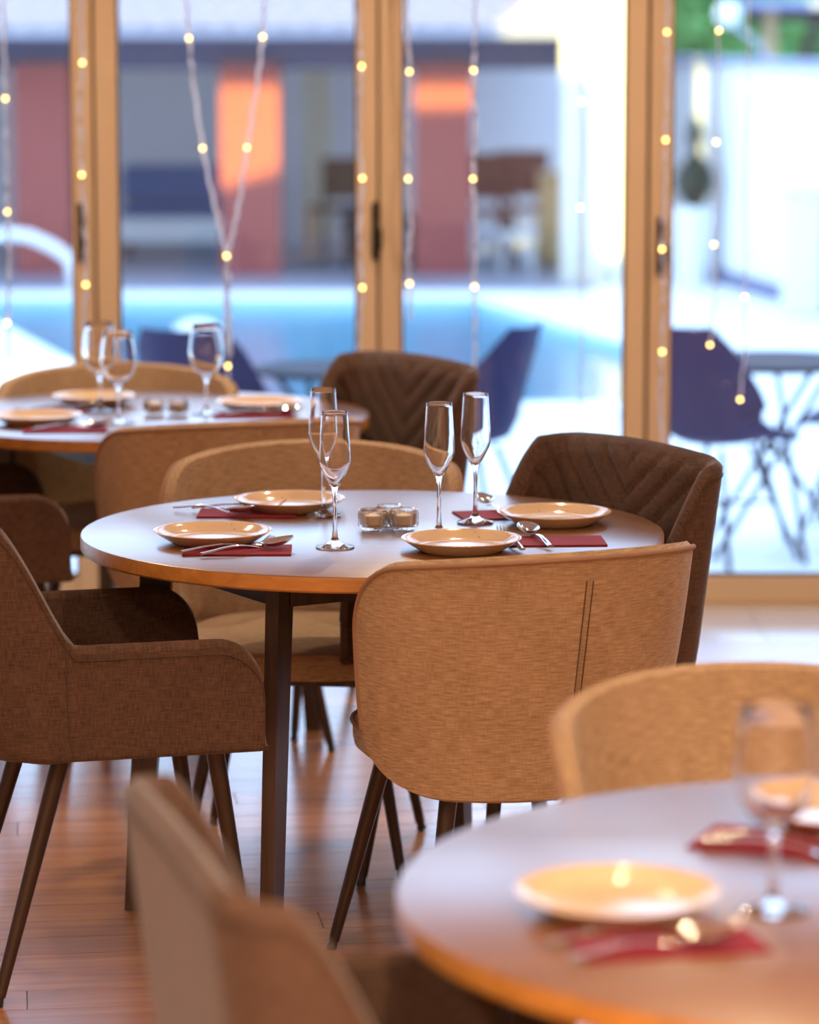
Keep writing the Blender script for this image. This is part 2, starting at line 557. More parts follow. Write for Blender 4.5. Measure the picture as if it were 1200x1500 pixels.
struct('ceiling', MB().box(XL, XR, YB, YD + 0.1, CEIL, CEIL + 0.2), M['ceiling'])
struct('wall_left', MB().box(XL - 0.2, XL, YB - 0.2, YD + 0.1, -0.16, CEIL + 0.2), M['plaster'])
struct('wall_right', MB().box(XR, XR + 0.2, YB - 0.2, YD + 0.1, -0.16, CEIL + 0.2), M['plaster'])
struct('wall_back', MB().box(XL, XR, YB - 0.2, YB, -0.16, CEIL + 0.2), M['plaster'])
struct('wall_front', MB().box(XL, XR, YD, YD + 0.12, 2.86, CEIL + 0.2), M['plaster'])

# door leaves: a folding glass wall
LEAVES = [(-4.58, -3.465), (-3.457, -2.62), (-2.612, -1.775), (-1.767, -0.924), (-0.916, -0.095), (-0.087, 0.692), (0.702, 1.52), (1.528, 2.36), (2.368, 3.2), (3.208, 4.18)]
HANDLES = {3: (-0.958, 1.106), 5: (-0.098, 1.110), 6: (0.735, 1.066)}
for i, (a, b) in enumerate(LEAVES):
    d = empty('door_%d' % (i + 1), ((a + b) / 2, YD, 0))
    d['kind'] = 'structure'
    c = (a + b) / 2
    a0, b0 = a - c, b - c
    sl, sr = 0.064, 0.060
    for (p, q) in ((a0, a0 + sl), (b0 - sr, b0)):
        MB().bbox(p, q, 0, 0.07, 0.0, 2.86, 0.004).build('stile', M['frame'], d)
    MB().bbox(a0 + sl, b0 - sr, 0, 0.07, 0.004, 0.085, 0.004).build('bottom_rail', M['frame'], d)
    MB().bbox(a0 + sl, b0 - sr, 0, 0.07, 2.77, 2.86, 0.004).build('top_rail', M['frame'], d)
    g = MB()
    for (x0, x1, z0, z1) in ((a0 + sl, a0 + sl + 0.006, 0.085, 2.77), (b0 - sr - 0.006, b0 - sr, 0.085, 2.77), (a0 + sl, b0 - sr, 0.085, 0.091), (a0 + sl, b0 - sr, 2.764, 2.77)):
        g.box(x0, x1, 0.018, 0.052, z0, z1)
    g.box(b0 - 0.001, b0 + 0.0095, 0.012, 0.06, 0.004, 2.86)
    g.build('gasket', M['gasket'], d, smooth=False)
    MB().box(a0 + sl - 0.002, b0 - sr + 0.002, 0.026, 0.044, 0.08, 2.775).build('glass_pane', M['pane'], d, smooth=False)
    if i in HANDLES:
        hx, hz = HANDLES[i]
        h = MB().bbox(hx - c - 0.012, hx - c + 0.012, -0.012, 0.001, hz - 0.085, hz + 0.085, 0.004).build('door_handle', M['handle'], d)
        if i != 3:
            MB().tube([(hx - c, -0.01, hz + 0.02), (hx - c, -0.04, hz + 0.02), (hx - c + 0.012, -0.045, hz + 0.0), (hx - c + 0.012, -0.045, hz - 0.05)], 0.008, 8).build('lever', M['handle'], h)
struct('trim_1', MB().bbox(XL, XR, YD - 0.01, YD + 0.1, -0.004, 0.003, 0.001), M['frame'])   # floor track
struct('trim_2', MB().box(XL, XR, YD - 0.003, YD, 2.86, 2.94), M['frame'])

# unseen wall added overhead, cut so the low sun reaches only parts of the porch
PY = 27.05          # plane of the sunlit pillar faces
FY = 9.9            # plane of the added wall


def back_project(x, z):
    t = (PY - FY) / -S.y
    return (x + S.x * t, z + S.z * t)


pa = back_project(-2.0, 0.30); pb = back_project(-0.80, 0.66); pc = back_project(0.0, 1.08)
pd, pe, pf, pg_ = back_project(1.74, 1.12), back_project(1.745, -0.35), back_project(2.42, -0.35), back_project(2.425, 3.4)
prof = [(-16, CEIL + 0.2), (12, CEIL + 0.2), (12, 9.0), (-3, 9.9), pg_, pf, pe, pd, pc, pb, pa, (pa[0] - 0.02, 11.5), (-16, 11.5)]
up = MB()
n = len(prof)
vs = [(x, FY, z) for x, z in prof] + [(x, FY - 0.35, z) for x, z in prof]
tess = tessellate_polygon([[Vector((x, z, 0)) for x, z in prof]])
fs = [tuple(t) for t in tess] + [tuple(n + k for k in t) for t in tess] + [(i, (i + 1) % n, n + (i + 1) % n, n + i) for i in range(n)]
up.add(vs, fs)
e0_, e1_ = back_project(-2.1, 1.395), back_project(0.9, 1.395)      # added slab closing the gap, keeps the sun off the porch roof
up.box(e0_[0], e1_[0], FY - 0.34, FY - 0.01, e0_[1], 11.0)
struct('sun_blocker', up, M['plaster'])

# ------------------------------------------------------------------ outside ground and pool
GZ = -0.30
POOL = [(-3.45, 24.55), (-1.40, 17.45), (1.22, 17.45), (1.52, 20.6), (0.50, 24.55)]


def offset_poly(poly, d):
    n = len(poly); out = []
    for i in range(n):
        p0, p1, p2 = Vector(poly[i - 1]), Vector(poly[i]), Vector(poly[(i + 1) % n])
        e1, e2 = (p1 - p0).normalized(), (p2 - p1).normalized()
        n1, n2 = Vector((e1.y, -e1.x)), Vector((e2.y, -e2.x))
        m = (n1 + n2).normalized()
        out.append(tuple(p1 + m * (d / max(0.3, m.dot(n1)))))
    return out


outer = [(-30, 9.70), (30, 9.70), (30, 70), (-30, 70)]
hole = offset_poly(POOL, 0.02)
gm = MB()
tess = tessellate_polygon([[Vector((x, y, 0)) for x, y in outer], [Vector((x, y, 0)) for x, y in hole[::-1]]])
pts = outer + hole[::-1]
gm.add([(x, y, GZ) for x, y in pts], [tuple(t) for t in tess])
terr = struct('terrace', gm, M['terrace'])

pool = empty('swimming_pool', (-0.6, 21, GZ), label='pale blue swimming pool with white coping across the terrace', cat='pool')
bs = MB()
nP = len(POOL)
Pl = [(x + 0.6, y - 21) for x, y in POOL]
bs.add([(x, y, -1.3) for x, y in Pl] + [(x, y, 0) for x, y in Pl], [tuple(range(nP))] + [(i, (i + 1) % nP, nP + (i + 1) % nP, nP + i) for i in range(nP)])
bs.build('basin', M['basin'], pool, smooth=False)
MB().add([(x, y, -0.06) for x, y in Pl], [tuple(range(nP))]).build('water', M['water'], pool, smooth=False)
inn, out_ = offset_poly(Pl, -0.02), offset_poly(Pl, 0.42)
for i in range(nP):
    j = (i + 1) % nP
    seg = Vector(inn[j]) - Vector(inn[i])
    k = max(2, int(seg.length / 0.6))
    for q in range(k):
        f0, f1 = (q + 0.006) / k, (q + 0.994) / k
        lp = lambda A, B, t: (A[0] + (B[0] - A[0]) * t, A[1] + (B[1] - A[1]) * t)
        quad = [lp(inn[i], inn[j], f0), lp(inn[i], inn[j], f1), lp(out_[i], out_[j], f1), lp(out_[i], out_[j], f0)]
        MB().prism(quad, 0.0005, 0.03).build('coping_stone', M['coping'], pool, smooth=False)

# ------------------------------------------------------------------ the porch beyond the pool
PGZ = GZ
EAVE_Z, EAVE_Y = 1.70, 26.42
porch = empty('porch', (-1.5, 27.1, GZ), label='brick porch with a tiled roof on the far side of the pool', cat='porch')
porch['kind'] = 'structure'
ox, oy, oz = porch.location


def pbox(name, mat, x0, x1, y0, y1, z0, z1, b=0):
    mb = MB()
    (mb.bbox if b else mb.box)(x0 - ox, x1 - ox, y0 - oy, y1 - oy, z0 - oz, z1 - oz, *([b] if b else []))
    return mb.build(name, mat, porch, smooth=bool(b))


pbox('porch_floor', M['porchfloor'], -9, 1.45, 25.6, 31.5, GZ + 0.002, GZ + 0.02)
pbox('back_wall', M['porchwall'], -9, 1.45, 31.3, 31.5, GZ + 0.02, 2.3)
pbox('beam', M['beam'], -9, 1.42, 27.14, 27.5, 1.40, 1.72)
pbox('ceiling_boards', M['beam'], -9, 1.42, 27.5, 31.3, 1.9, 1.95)
pbox('gutter', M['greymetal'], -9, 1.46, 26.34, 26.44, 1.66, 1.73)
# corrugated tiles, courses stepping up the slope
rt = MB()
slope = 0.40
nx, ny = 420, 26
x0, x1 = -9.0, 1.46
vs, fs = [], []
for j in range(ny + 1):
    for step in (0, 1):
        y = EAVE_Y - 0.08 + j * 0.30
        z = 1.76 + (y - EAVE_Y) * slope + (0.03 if step else 0.0)
        for i in range(nx + 1):
            x = x0 + (x1 - x0) * i / nx
            vs.append((x - ox, y - oy, z + 0.028 * abs(sin(x * pi / 0.22)) - oz))
W = nx + 1
for r_ in range(2 * (ny + 1) - 1):
    for i in range(nx):
        fs.append((r_ * W + i, r_ * W + i + 1, (r_ + 1) * W + i + 1, (r_ + 1) * W + i))
rt.add(vs, fs)
o = rt.build('roof_tiles', M['rooftile'], porch)
o['kind'] = 'stuff'
# brick pillars
bh = 0.068
bricks = {}
for px_, hw in ((-3.02, 0.235), (-1.31, 0.25), (0.275, 0.24)):
    p = MB().box(px_ - hw + 0.012 - ox, px_ + hw - 0.012 - ox, 27.06 - oy, 27.06 + 2 * hw - oy, 0.02, 1.76).build('pillar', M['mortar'], porch, smooth=False)
    k = 0
    z = 0.02
    while z < 1.72:
        cuts = (-hw, 0.0, hw) if k % 2 == 0 else (-hw, -hw * 0.5, hw * 0.5, hw)
        for c0, c1 in zip(cuts, cuts[1:]):
            wd = round(c1 - c0, 4)
            if wd not in bricks:
                bricks[wd] = MB().bbox(-wd / 2 + 0.005, wd / 2 - 0.005, 0, 0.11, 0.005, bh - 0.005, 0.004).build('brick', M['brick'], p)
                o = bricks[wd]
            else:
                o = bricks[wd].copy(); COL.objects.link(o); o.parent = p
            o.location = (px_ + (c0 + c1) / 2 - ox, 27.05 - oy + rnd.uniform(-0.003, 0.003), z)
        z += bh; k += 1


def wall_prism(name, pts, thick, z0, z1, mat, parent=None):
    (xa, ya), (xb, yb) = pts
    d = Vector((xb - xa, yb - ya)).normalized(); nrm = Vector((-d.y, d.x)) * thick
    return MB().prism([(xa, ya), (xb, yb), (xb + nrm.x, yb + nrm.y), (xa + nrm.x, ya + nrm.y)], z0, z1).build(name, mat, parent, smooth=False)


cw = empty('cream_wall', (1.8, 26.3, GZ), label='tall cream rendered wall with shallow pilasters closing the porch end', cat='wall')
MB().box(-0.58, 0.10, 0, 0.3, 0, 3.6).build('wall_face', M['cream'], cw, smooth=False)
for k, (a, b) in enumerate(((-0.58, -0.47), (-0.36, -0.27), (-0.16, -0.07), (0.02, 0.10))):
    MB().bbox(a, b, -0.07, 0.0, 0, 3.6, 0.02).build('pilaster', M['cream'], cw)

gw = empty('garden_wall', (2.59, 25.88, GZ), label='low white garden wall along the right side of the terrace', cat='wall')
A, B = Vector((2.12, 28.87)), Vector((3.35, 21.04))
lo = lambda v: (v.x - 2.59, v.y - 25.88)
wall_prism('wall_face', (lo(B), lo(A)), -0.2, 0.0, 1.74, M['whitewall'], gw)
dn = (B - A).normalized(); nl = Vector((dn.y, -dn.x))
wall_prism('skirting', (lo(A + dn * 1.8 + nl * 0.0), lo(A + dn * 4.6 + nl * 0.0)), -0.03, 0.0, 0.12, M['skirting'], gw)
wall_prism('capping', (lo(B + nl * 0.04), lo(A + nl * 0.04)), -0.28, 1.74, 1.80, M['capping'], gw)

# ------------------------------------------------------------------ porch furniture and planting, far and soft
def bench(x, y, w_, label):
    t = empty('bench', (x, y, GZ + 0.02), 0, label, 'bench')
    MB().bbox(-w_ / 2, w_ / 2, -0.28, 0.3, 0.12, 0.34, 0.02).build('seat_base', M['whitepaint'], t)
    MB().bbox(-w_ / 2, w_ / 2, -0.30, 0.25, 0.34, 0.44, 0.03).build('seat_cushion', M['bluecloth'], t)
    MB().bbox(-w_ / 2, w_ / 2, 0.14, 0.32, 0.44, 0.80, 0.04).build('backrest', M['bluecloth'], t)
    for sx in (-1, 1):
        for sy in (-0.22, 0.24):
            MB().box(sx * (w_ / 2 - 0.06) - 0.03, sx * (w_ / 2 - 0.06) + 0.03, sy - 0.03, sy + 0.03, 0, 0.12).build('leg', M['darkbrown'], t, smooth=False)


bench(-2.05, 29.6, 1.1, 'blue upholstered bench with a white base against the porch wall')


def side_chair(x, y, rz, mat, label, w_=0.46, back=0.95):
    t = empty('porch_chair', (x, y, GZ + 0.02), rz, label, 'chair', 'wooden chairs on the porch')
    h = w_ / 2
    MB().bbox(-h, h, -h, h, 0.42, 0.47, 0.01).build('seat', mat, t)
    MB().bbox(-h, h, -h, -h + 0.04, 0.55, back, 0.01).build('backrest', mat, t)
    for sx in (-1, 1):
        MB().box(sx * (h - 0.025) - 0.02, sx * (h - 0.025) + 0.02, h - 0.06, h - 0.02, 0, 0.42).build('leg', mat, t, smooth=False)
        MB().box(sx * (h - 0.025) - 0.02, sx * (h - 0.025) + 0.02, -h, -h + 0.04, 0, back).build('leg', mat, t, smooth=False)
    return t


side_chair(0.66, 28.3, radians(170), M['redwood'], 'mahogany porch chair left of the white stool')
side_chair(1.02, 28.92, radians(185), M['redwood'], 'mahogany porch chair behind the white stool')
side_chair(-0.62, 28.95, radians(20), M['darkbrown'], 'dark brown porch chair right of the sunlit middle pillar', back=0.9)
t = empty('porch_table', (-0.26, 28.1, GZ + 0.02), 0, 'dark porch table under the porch roof beside the middle pillar', 'table')
MB().bbox(-0.33, 0.33, -0.35, 0.35, 0.36, 0.42, 0.01).build('tabletop', M['darkbrown'], t)
for sx in (-0.28, 0.28):
    for sy in (-0.3, 0.3):
        MB().box(sx - 0.03, sx + 0.03, sy - 0.03, sy + 0.03, 0, 0.36).build('leg', M['darkbrown'], t, smooth=False)
t = empty('stool', (0.90, 27.5, GZ + 0.02), 0, 'white painted stool in front of the mahogany chairs on the porch', 'stool')
MB().bbox(-0.17, 0.17, -0.16, 0.16, 0.27, 0.33, 0.012).build('seat', M['whitepaint'], t)
for sx in (-0.13, 0.13):
    for sy in (-0.12, 0.12):
        MB().tube([(sx * 0.8, sy * 0.8, 0.28), (sx, sy, 0)], 0.022, 8).build('leg', M['whitepaint'], t)
t = empty('cabinet', (1.22, 28.0, GZ + 0.02), 0, 'pine cabinet beside the cream wall at the porch end', 'cabinet')
MB().bbox(-0.13, 0.13, -0.2, 0.2, 0.03, 0.78, 0.01).build('body', M['lightwood'], t)
MB().bbox(-0.12, 0.12, -0.215, -0.2, 0.08, 0.74, 0.005).build('door', M['lightwood'], t)
MB().bbox(-0.14, 0.14, -0.22, 0.21, 0.78, 0.81, 0.008).build('top', M['lightwood'], t)
# light curtain and pendant under the porch roof
cu = MB()
gr = [[(-0.14 + 0.28 * i / 40, 0.02 * sin(i * 1.25), 0.05 + 1.75 * j / 6) for j in range(7)] for i in range(41)]
cu.sheet(gr, [[(p[0], p[2]) for p in r_] for r_ in gr], 0.008)
o = cu.build('curtain', M['cream'], None); o.location = (-0.86, 30.9, GZ + 0.02)
tag(o, 'pale gathered curtain hanging on the porch wall behind the dark chair', 'curtain')
t = empty('pendant_lamp', (-2.08, 28.4, 1.90), 0, 'dark pendant lamp hanging under the porch roof left of the middle pillar', 'lamp')
MB().tube([(0, 0, 0), (0, 0, -0.38)], 0.008, 6).build('cord', M['blackmetal'], t)
MB().lathe([(0.012, -0.36), (0.05, -0.38), (0.09, -0.44), (0.095, -0.46), (0.085, -0.455), (0.045, -0.40), (0.01, -0.385)], 20).build('lamp_shade', M['blackmetal'], t)

# pool handrail and float
t = empty('pool_handrail', (-3.0, 25.7, GZ), 0, 'white curved handrail at the far left corner of the pool', 'handrail')
MB().tube([(-0.36, 0, 0), (-0.36, 0, 0.30), (-0.30, 0, 0.40), (-0.16, 0, 0.44), (0.02, 0, 0.42), (0.20, 0, 0.34), (0.34, 0, 0.24), (0.36, 0, 0.12), (0.36, 0, 0)], 0.045, 10).build('rail', M['whitepaint'], t)
for x in (-0.36, 0.36):
    MB().lathe([(0.075, 0), (0.075, 0.015), (0.055, 0.025)], 16, x, 0).build('mounting_foot', M['greymetal'], t)
fl = MB().sphere((0, 0, 0.03), 0.17, 20, 10, 0.55)
o = fl.build('pool_float', M['whitepaint'], None); o.location = (-1.42, 21.9, GZ - 0.03)
tag(o, 'white rounded float on the pool behind the dark outdoor chair', 'float')


def planter(x, y, w_, h_, label):
    t = empty('planter', (x, y, GZ), 0, label, 'planter')
    b = MB()
    b.lathe([(w_ * 0.40, 0), (w_ * 0.42, 0.01), (w_ * 0.5, h_), (w_ * 0.46, h_), (w_ * 0.44, h_ - 0.05), (0.0, h_ - 0.06)], 4)
    b.build('pot', M['whitepaint'], t, smooth=False)
    return t


def leaves(n, blob, size, seed):
    r_ = random.Random(seed)
    mb = MB()
    for _ in range(n):
        c = blob(r_)
        a = Vector((r_.gauss(0, 1), r_.gauss(0, 1), r_.gauss(0, 1))).normalized()
        b = a.orthogonal().normalized()
        b = Matrix.Rotation(r_.random() * 6.28, 3, a) @ b
        cc = Vector(c); s_ = size * r_.uniform(0.6, 1.2)
        mb.add([cc - a * s_, cc + b * s_ * 0.4, cc + a * s_, cc - b * s_ * 0.4], [(0, 1, 2, 3)])
    return mb


t = planter(2.28, 26.3, 0.34, 0.62, 'tall white planter with a clipped dark conifer before the garden wall')
MB().tube([(0, 0, 0.56), (0, 0, 1.25)], 0.015, 6).build('stem', M['bark'], t)


def topiary(r_):
    z = r_.random()
    rad = (0.03 + 0.13 * sin(pi * min(1, z * 1.7))) if z < 0.59 else 0.065 * (1 - abs(z - 0.82) / 0.20)
    rad = max(rad, 0.012)
    a = r_.random() * 6.28; q = sqrt(r_.random())
    return (rad * q * cos(a), rad * q * sin(a), 0.62 + z * 0.70)


o = leaves(2600, topiary, 0.03, 3).build('foliage', M['leafdark'], t, smooth=False); o['kind'] = 'stuff'
t = empty('planter_box', (2.80, 23.4, GZ), 0, 'plain white planter box at the near end of the garden wall', 'planter')
MB().bbox(-0.13, 0.13, -0.13, 0.13, 0.0, 0.86, 0.012).build('box', M['whitepaint'], t)
MB().bbox(-0.15, 0.15, -0.15, 0.15, 0.86, 0.90, 0.008).build('rim', M['whitepaint'], t)

# trees and pergola beyond the garden wall
for (x, y, r0, zc, n, sd_, lb) in ((3.0, 33.5, 0.95, 1.95, 5200, 11, 'leafy green tree behind the garden wall left of the pergola'),
                                   (4.9, 35.5, 1.2, 2.1, 6000, 12, 'broad green tree behind the pergola beyond the garden wall')):
    t = empty('tree', (x, y, GZ), 0, lb, 'tree', 'trees beyond the garden wall')
    MB().tube([(0, 0, 0), (0.05, 0, 0.8), (0, 0.05, 1.6), (0.03, 0, 2.3)], [0.12, 0.09, 0.07, 0.03], 8).build('trunk', M['bark'], t)

    def crown(r_, r0=r0, zc=zc):
        a = r_.random() * 6.28; c = r_.uniform(-1, 1); q = r_.random() ** 0.4
        s_ = sqrt(1 - c * c)
        b = 1 + 0.25 * sin(3 * a + 4 * c)
        return (r0 * q * s_ * cos(a) * b, r0 * q * s_ * sin(a) * b, zc + 0.85 * r0 * q * c * b)
    o = leaves(n, crown, 0.10, sd_).build('foliage', M['leaf'], t, smooth=False); o['kind'] = 'stuff'

pg = empty('pergola', (3.95, 30.6, GZ), 0, 'brown timber pergola with a pale roof edge behind the garden wall', 'pergola')
for x in (-0.62, 0.5):
    MB().bbox(x - 0.06, x + 0.06, -0.06, 0.06, 0, 2.22, 0.01).build('post', M['lightwood'], pg)
for k in range(3):
    MB().tube([(-0.38 + 0.36 * k, 0.0, 1.45), (-0.18 + 0.36 * k, 0.0, 2.2)], 0.055, 6).build('brace', M['darkbrown'], pg)
MB().bbox(-0.85, 1.2, -0.05, 0.05, 2.10, 2.22, 0.01).build('beam', M['darkbrown'], pg)
MB().bbox(-0.95, 1.3, -0.6, 0.8, 2.22, 2.30, 0.01).build('roof_edge', M['capping'], pg)
ol = empty('garden_lamp', (2.66, 25.95, GZ + 1.80), 0, 'opal globe lamp on a curved grey arm on top of the garden wall', 'lamp')
MB().tube([(0.13, 0, 0), (0.10, 0, 0.07), (0.02, 0, 0.15), (-0.08, 0, 0.22), (-0.14, 0, 0.28)], 0.022, 8).build('arm', M['greymetal'], ol)
MB().sphere((-0.17, 0, 0.34), 0.10, 18, 10).build('globe', M['lampglass'], ol)

# ------------------------------------------------------------------ outdoor chairs and tables
def shell_chair():
    t = empty('outdoor_chair')
    # side profile of the shell (y, z): from the top of the back down to the front of the seat
    prof = [(-0.30, 0.90), (-0.285, 0.82), (-0.26, 0.72), (-0.235, 0.62), (-0.215, 0.54), (-0.18, 0.475), (-0.10, 0.445), (0.0, 0.44), (0.10, 0.447), (0.18, 0.455), (0.225, 0.44)]
    halfw = [0.17, 0.215, 0.24, 0.255, 0.262, 0.265, 0.265, 0.26, 0.25, 0.235, 0.215]
    wing = [0.03, 0.07, 0.12, 0.165, 0.18, 0.15, 0.11, 0.075, 0.045, 0.025, 0.01]     # how far the sides come up / forward
    nu = 24
    g, uvs = [], []
    for j in range(len(prof)):
        y, z = prof[j]
        row, ur = [], []
        a = prof[max(0, j - 1)]; b = prof[min(len(prof) - 1, j + 1)]
        ty, tz = b[0] - a[0], b[1] - a[1]
        l = sqrt(ty * ty + tz * tz); ny_, nz_ = -tz / l, ty / l       # normal pointing to the sitter
        for i in range(nu + 1):
            s_ = -1 + 2 * i / nu
            k = abs(s_) ** 2.6 * wing[j]
            row.append((halfw[j] * s_, y + ny_ * k, z + nz_ * k))
            ur.append((halfw[j] * s_, z))
        g.append(row); uvs.append(ur)
    MB().sheet(g, uvs, 0.012).build('shell', M['navy'], t)
    for sx in (-1, 1):
        for sy in (-1, 1):
            MB().tube([(sx * 0.10, sy * 0.09 - 0.02, 0.435), (sx * 0.24, sy * 0.22 - 0.02, 0.0)], 0.011, 8).build('leg', M['blackmetal'], t)
    for sx in (-1, 1):
        MB().tube([(sx * 0.17, 0.135, 0.22), (-sx * 0.17, -0.175, 0.22)], 0.006, 6).build('brace', M['blackmetal'], t)
    return tag(t, 'x', 'chair', 'navy shell chairs on the terrace')


pc_ = shell_chair(); used = []
ZT = GZ
place(pc_, used, (1.17, 12.35, ZT), radians(-42), 'navy outdoor shell chair right of the right door post, facing the terrace table')
place(pc_, used, (-0.74, 12.25, ZT), radians(-20), 'navy outdoor shell chair seen behind the far dining table, left of the dark patio table')
place(pc_, used, (0.19, 12.3, ZT), radians(68), 'navy outdoor shell chair behind the two right flutes, tilted back tip up')
place(pc_, used, (1.78, 12.9, ZT), radians(75), 'navy outdoor shell chair at the far right beyond the terrace table')


def patio_table(loc, rz, label, r=0.36):
    t = empty('patio_table', loc, rz, label, 'table', 'dark patio tables on the terrace')
    MB().lathe([(0.0, 0.725), (r - 0.01, 0.725), (r, 0.73), (r, 0.745), (r - 0.005, 0.75), (0.0, 0.75)], 48).build('tabletop', M['tabletopout'], t)
    for k in range(5):
        a = k * pi / 2.5
        b = a + radians(205)
        MB().tube([(0.24 * cos(a), 0.24 * sin(a), 0.725), (0.30 * cos(b), 0.30 * sin(b), 0.0)], 0.011, 8).build('leg', M['blackmetal'], t)
    MB().tube([(0.03 * cos(x * pi / 8), 0.03 * sin(x * pi / 8), 0.40) for x in range(17)], 0.008, 6, cap=False).build('ring', M['blackmetal'], t)


patio_table((1.40, 12.5, ZT), 0.2, 'dark round patio table with crossing rod legs beyond the right door')
patio_table((-0.27, 12.2, ZT), 0.5, 'small dark round patio table behind the middle door post', 0.30)

# ------------------------------------------------------------------ dining tables
def dining_table(cx, cy, turn, label):
    t = empty('dining_table', (cx, cy, 0), 0, label, 'table', 'round dining tables')
    R = 0.55
    MB().lathe([(0.0, 0.7225), (R - 0.0012, 0.7225), (R - 0.0012, 0.7490), (R - 0.0030, 0.75), (0.0, 0.75)], 128).build('tabletop', M['tabletop'], t)
    MB().lathe([(R - 0.010, 0.7205), (R - 0.003, 0.7210), (R, 0.7245), (R, 0.7455), (R - 0.0008, 0.7480), (R - 0.0020, 0.7480), (R - 0.0020, 0.7240), (R - 0.010, 0.7222)], 128, closed=True).build('lit_edge', M['edge'], t)  # separate ring that carries the painted brightness of the edge
    pos = []
    for k, a in enumerate((67, 174, 247, 354)):
        a = radians(a + turn)
        e, n_ = Vector((cos(a), sin(a), 0)), Vector((-sin(a), cos(a), 0))
        top, bot = e * 0.41, e * 0.462
        vs = []
        for (c, z, wr, wt) in ((bot, 0.0, 0.021, 0.013), (top, 0.72, 0.031, 0.013)):
            for (sx, sy) in ((-1, -1), (1, -1), (1, 1), (-1, 1)):
                p = c + e * wr * sx + n_ * wt * sy
                vs.append((p.x, p.y, z))
        MB().add(vs, [(0, 3, 2, 1), (4, 5, 6, 7), (0, 1, 5, 4), (1, 2, 6, 5), (2, 3, 7, 6), (3, 0, 4, 7)]).build('leg', M['darkwood'], t, smooth=False)
        pos.append(top * 0.985)
    for k in range(4):
        a, b = pos[k], pos[(k + 1) % 4]
        d = (b - a).normalized(); n_ = Vector((-d.y, d.x, 0)) * 0.011
        a, b = a + d * 0.012, b - d * 0.012
        MB().prism([(a.x - n_.x, a.y - n_.y), (b.x - n_.x, b.y - n_.y), (b.x + n_.x, b.y + n_.y), (a.x + n_.x, a.y + n_.y)], 0.668, 0.7195).build('apron_rail', M['darkwood'], t, smooth=False)
    return t


dining_table(-0.070, 6.125, 0, 'round oak dining table in the middle, set with four plates and flutes')
dining_table(-0.650, 8.040, 88, 'round oak dining table at the far left by the glass doors')
dining_table(0.535, 3.487, 20, 'round oak dining table out of focus at the lower right')

# ------------------------------------------------------------------ chairs
def add_legs(t, tops, feet, r0=0.0165, r1=0.0105):
    for a, b in zip(tops, feet):
        a, b = Vector(a), Vector(b)
        d = (b - a).normalized()
        e = b - d * 0.018
        l = MB().tube([a, a + d * 0.02, e], [r0, r0, r1], 14).build('leg', M['legmetal'], t)
        MB().tube([e, e + d * 0.003, (b.x, b.y, 0.004), (b.x, b.y, 0.0)], [r1 * 0.8, r1 * 0.8, r1 * 1.05, r1 * 1.0], 12).build('glide', M['glide'], l)


def seat_mesh(hw, yf, yb, z0, z1, ex=3.2, crown=0.014, n=56):
    """upholstered cushion with a superellipse outline"""
    mb = MB()
    cy, hy = (yf + yb) / 2, (yf - yb) / 2
    rings = [(0.80, z0), (0.93, z0), (0.985, z0 + 0.012), (1.0, z0 + 0.03), (1.0, z1 - 0.016), (0.99, z1 - 0.005), (0.965, z1), (0.88, z1 + crown * 0.35), (0.7, z1 + crown * 0.7), (0.4, z1 + crown * 0.95), (0.001, z1 + crown)]
    vs, fs, uvs = [], [], []
    for k, (s_, z) in enumerate(rings):
        for i in range(n):
            a = 2 * pi * i / n
            c, d = cos(a), sin(a)
            x = hw * s_ * math.copysign(abs(c) ** (2 / ex), c); y = cy + hy * s_ * math.copysign(abs(d) ** (2 / ex), d)
            vs.append((x, y, z))
            uvs.append((x, y) if k > 6 else (a * 0.25 if i else a * 0.25, z))
    for k in range(len(rings) - 1):
        for i in range(n):
            j = (i + 1) % n
            fs.append((k * n + i, k * n + j, (k + 1) * n + j, (k + 1) * n + i))
    fs.append(tuple(range(n))[::-1])
    mb.add(vs, fs, uvs)
    edge = [(hw * 1.004 * math.copysign(abs(cos(a)) ** (2 / ex), cos(a)), cy + hy * 1.004 * math.copysign(abs(sin(a)) ** (2 / ex), sin(a)), z1 - 0.004) for a in [2 * pi * i / 72 for i in range(73)]]
    return mb, edge


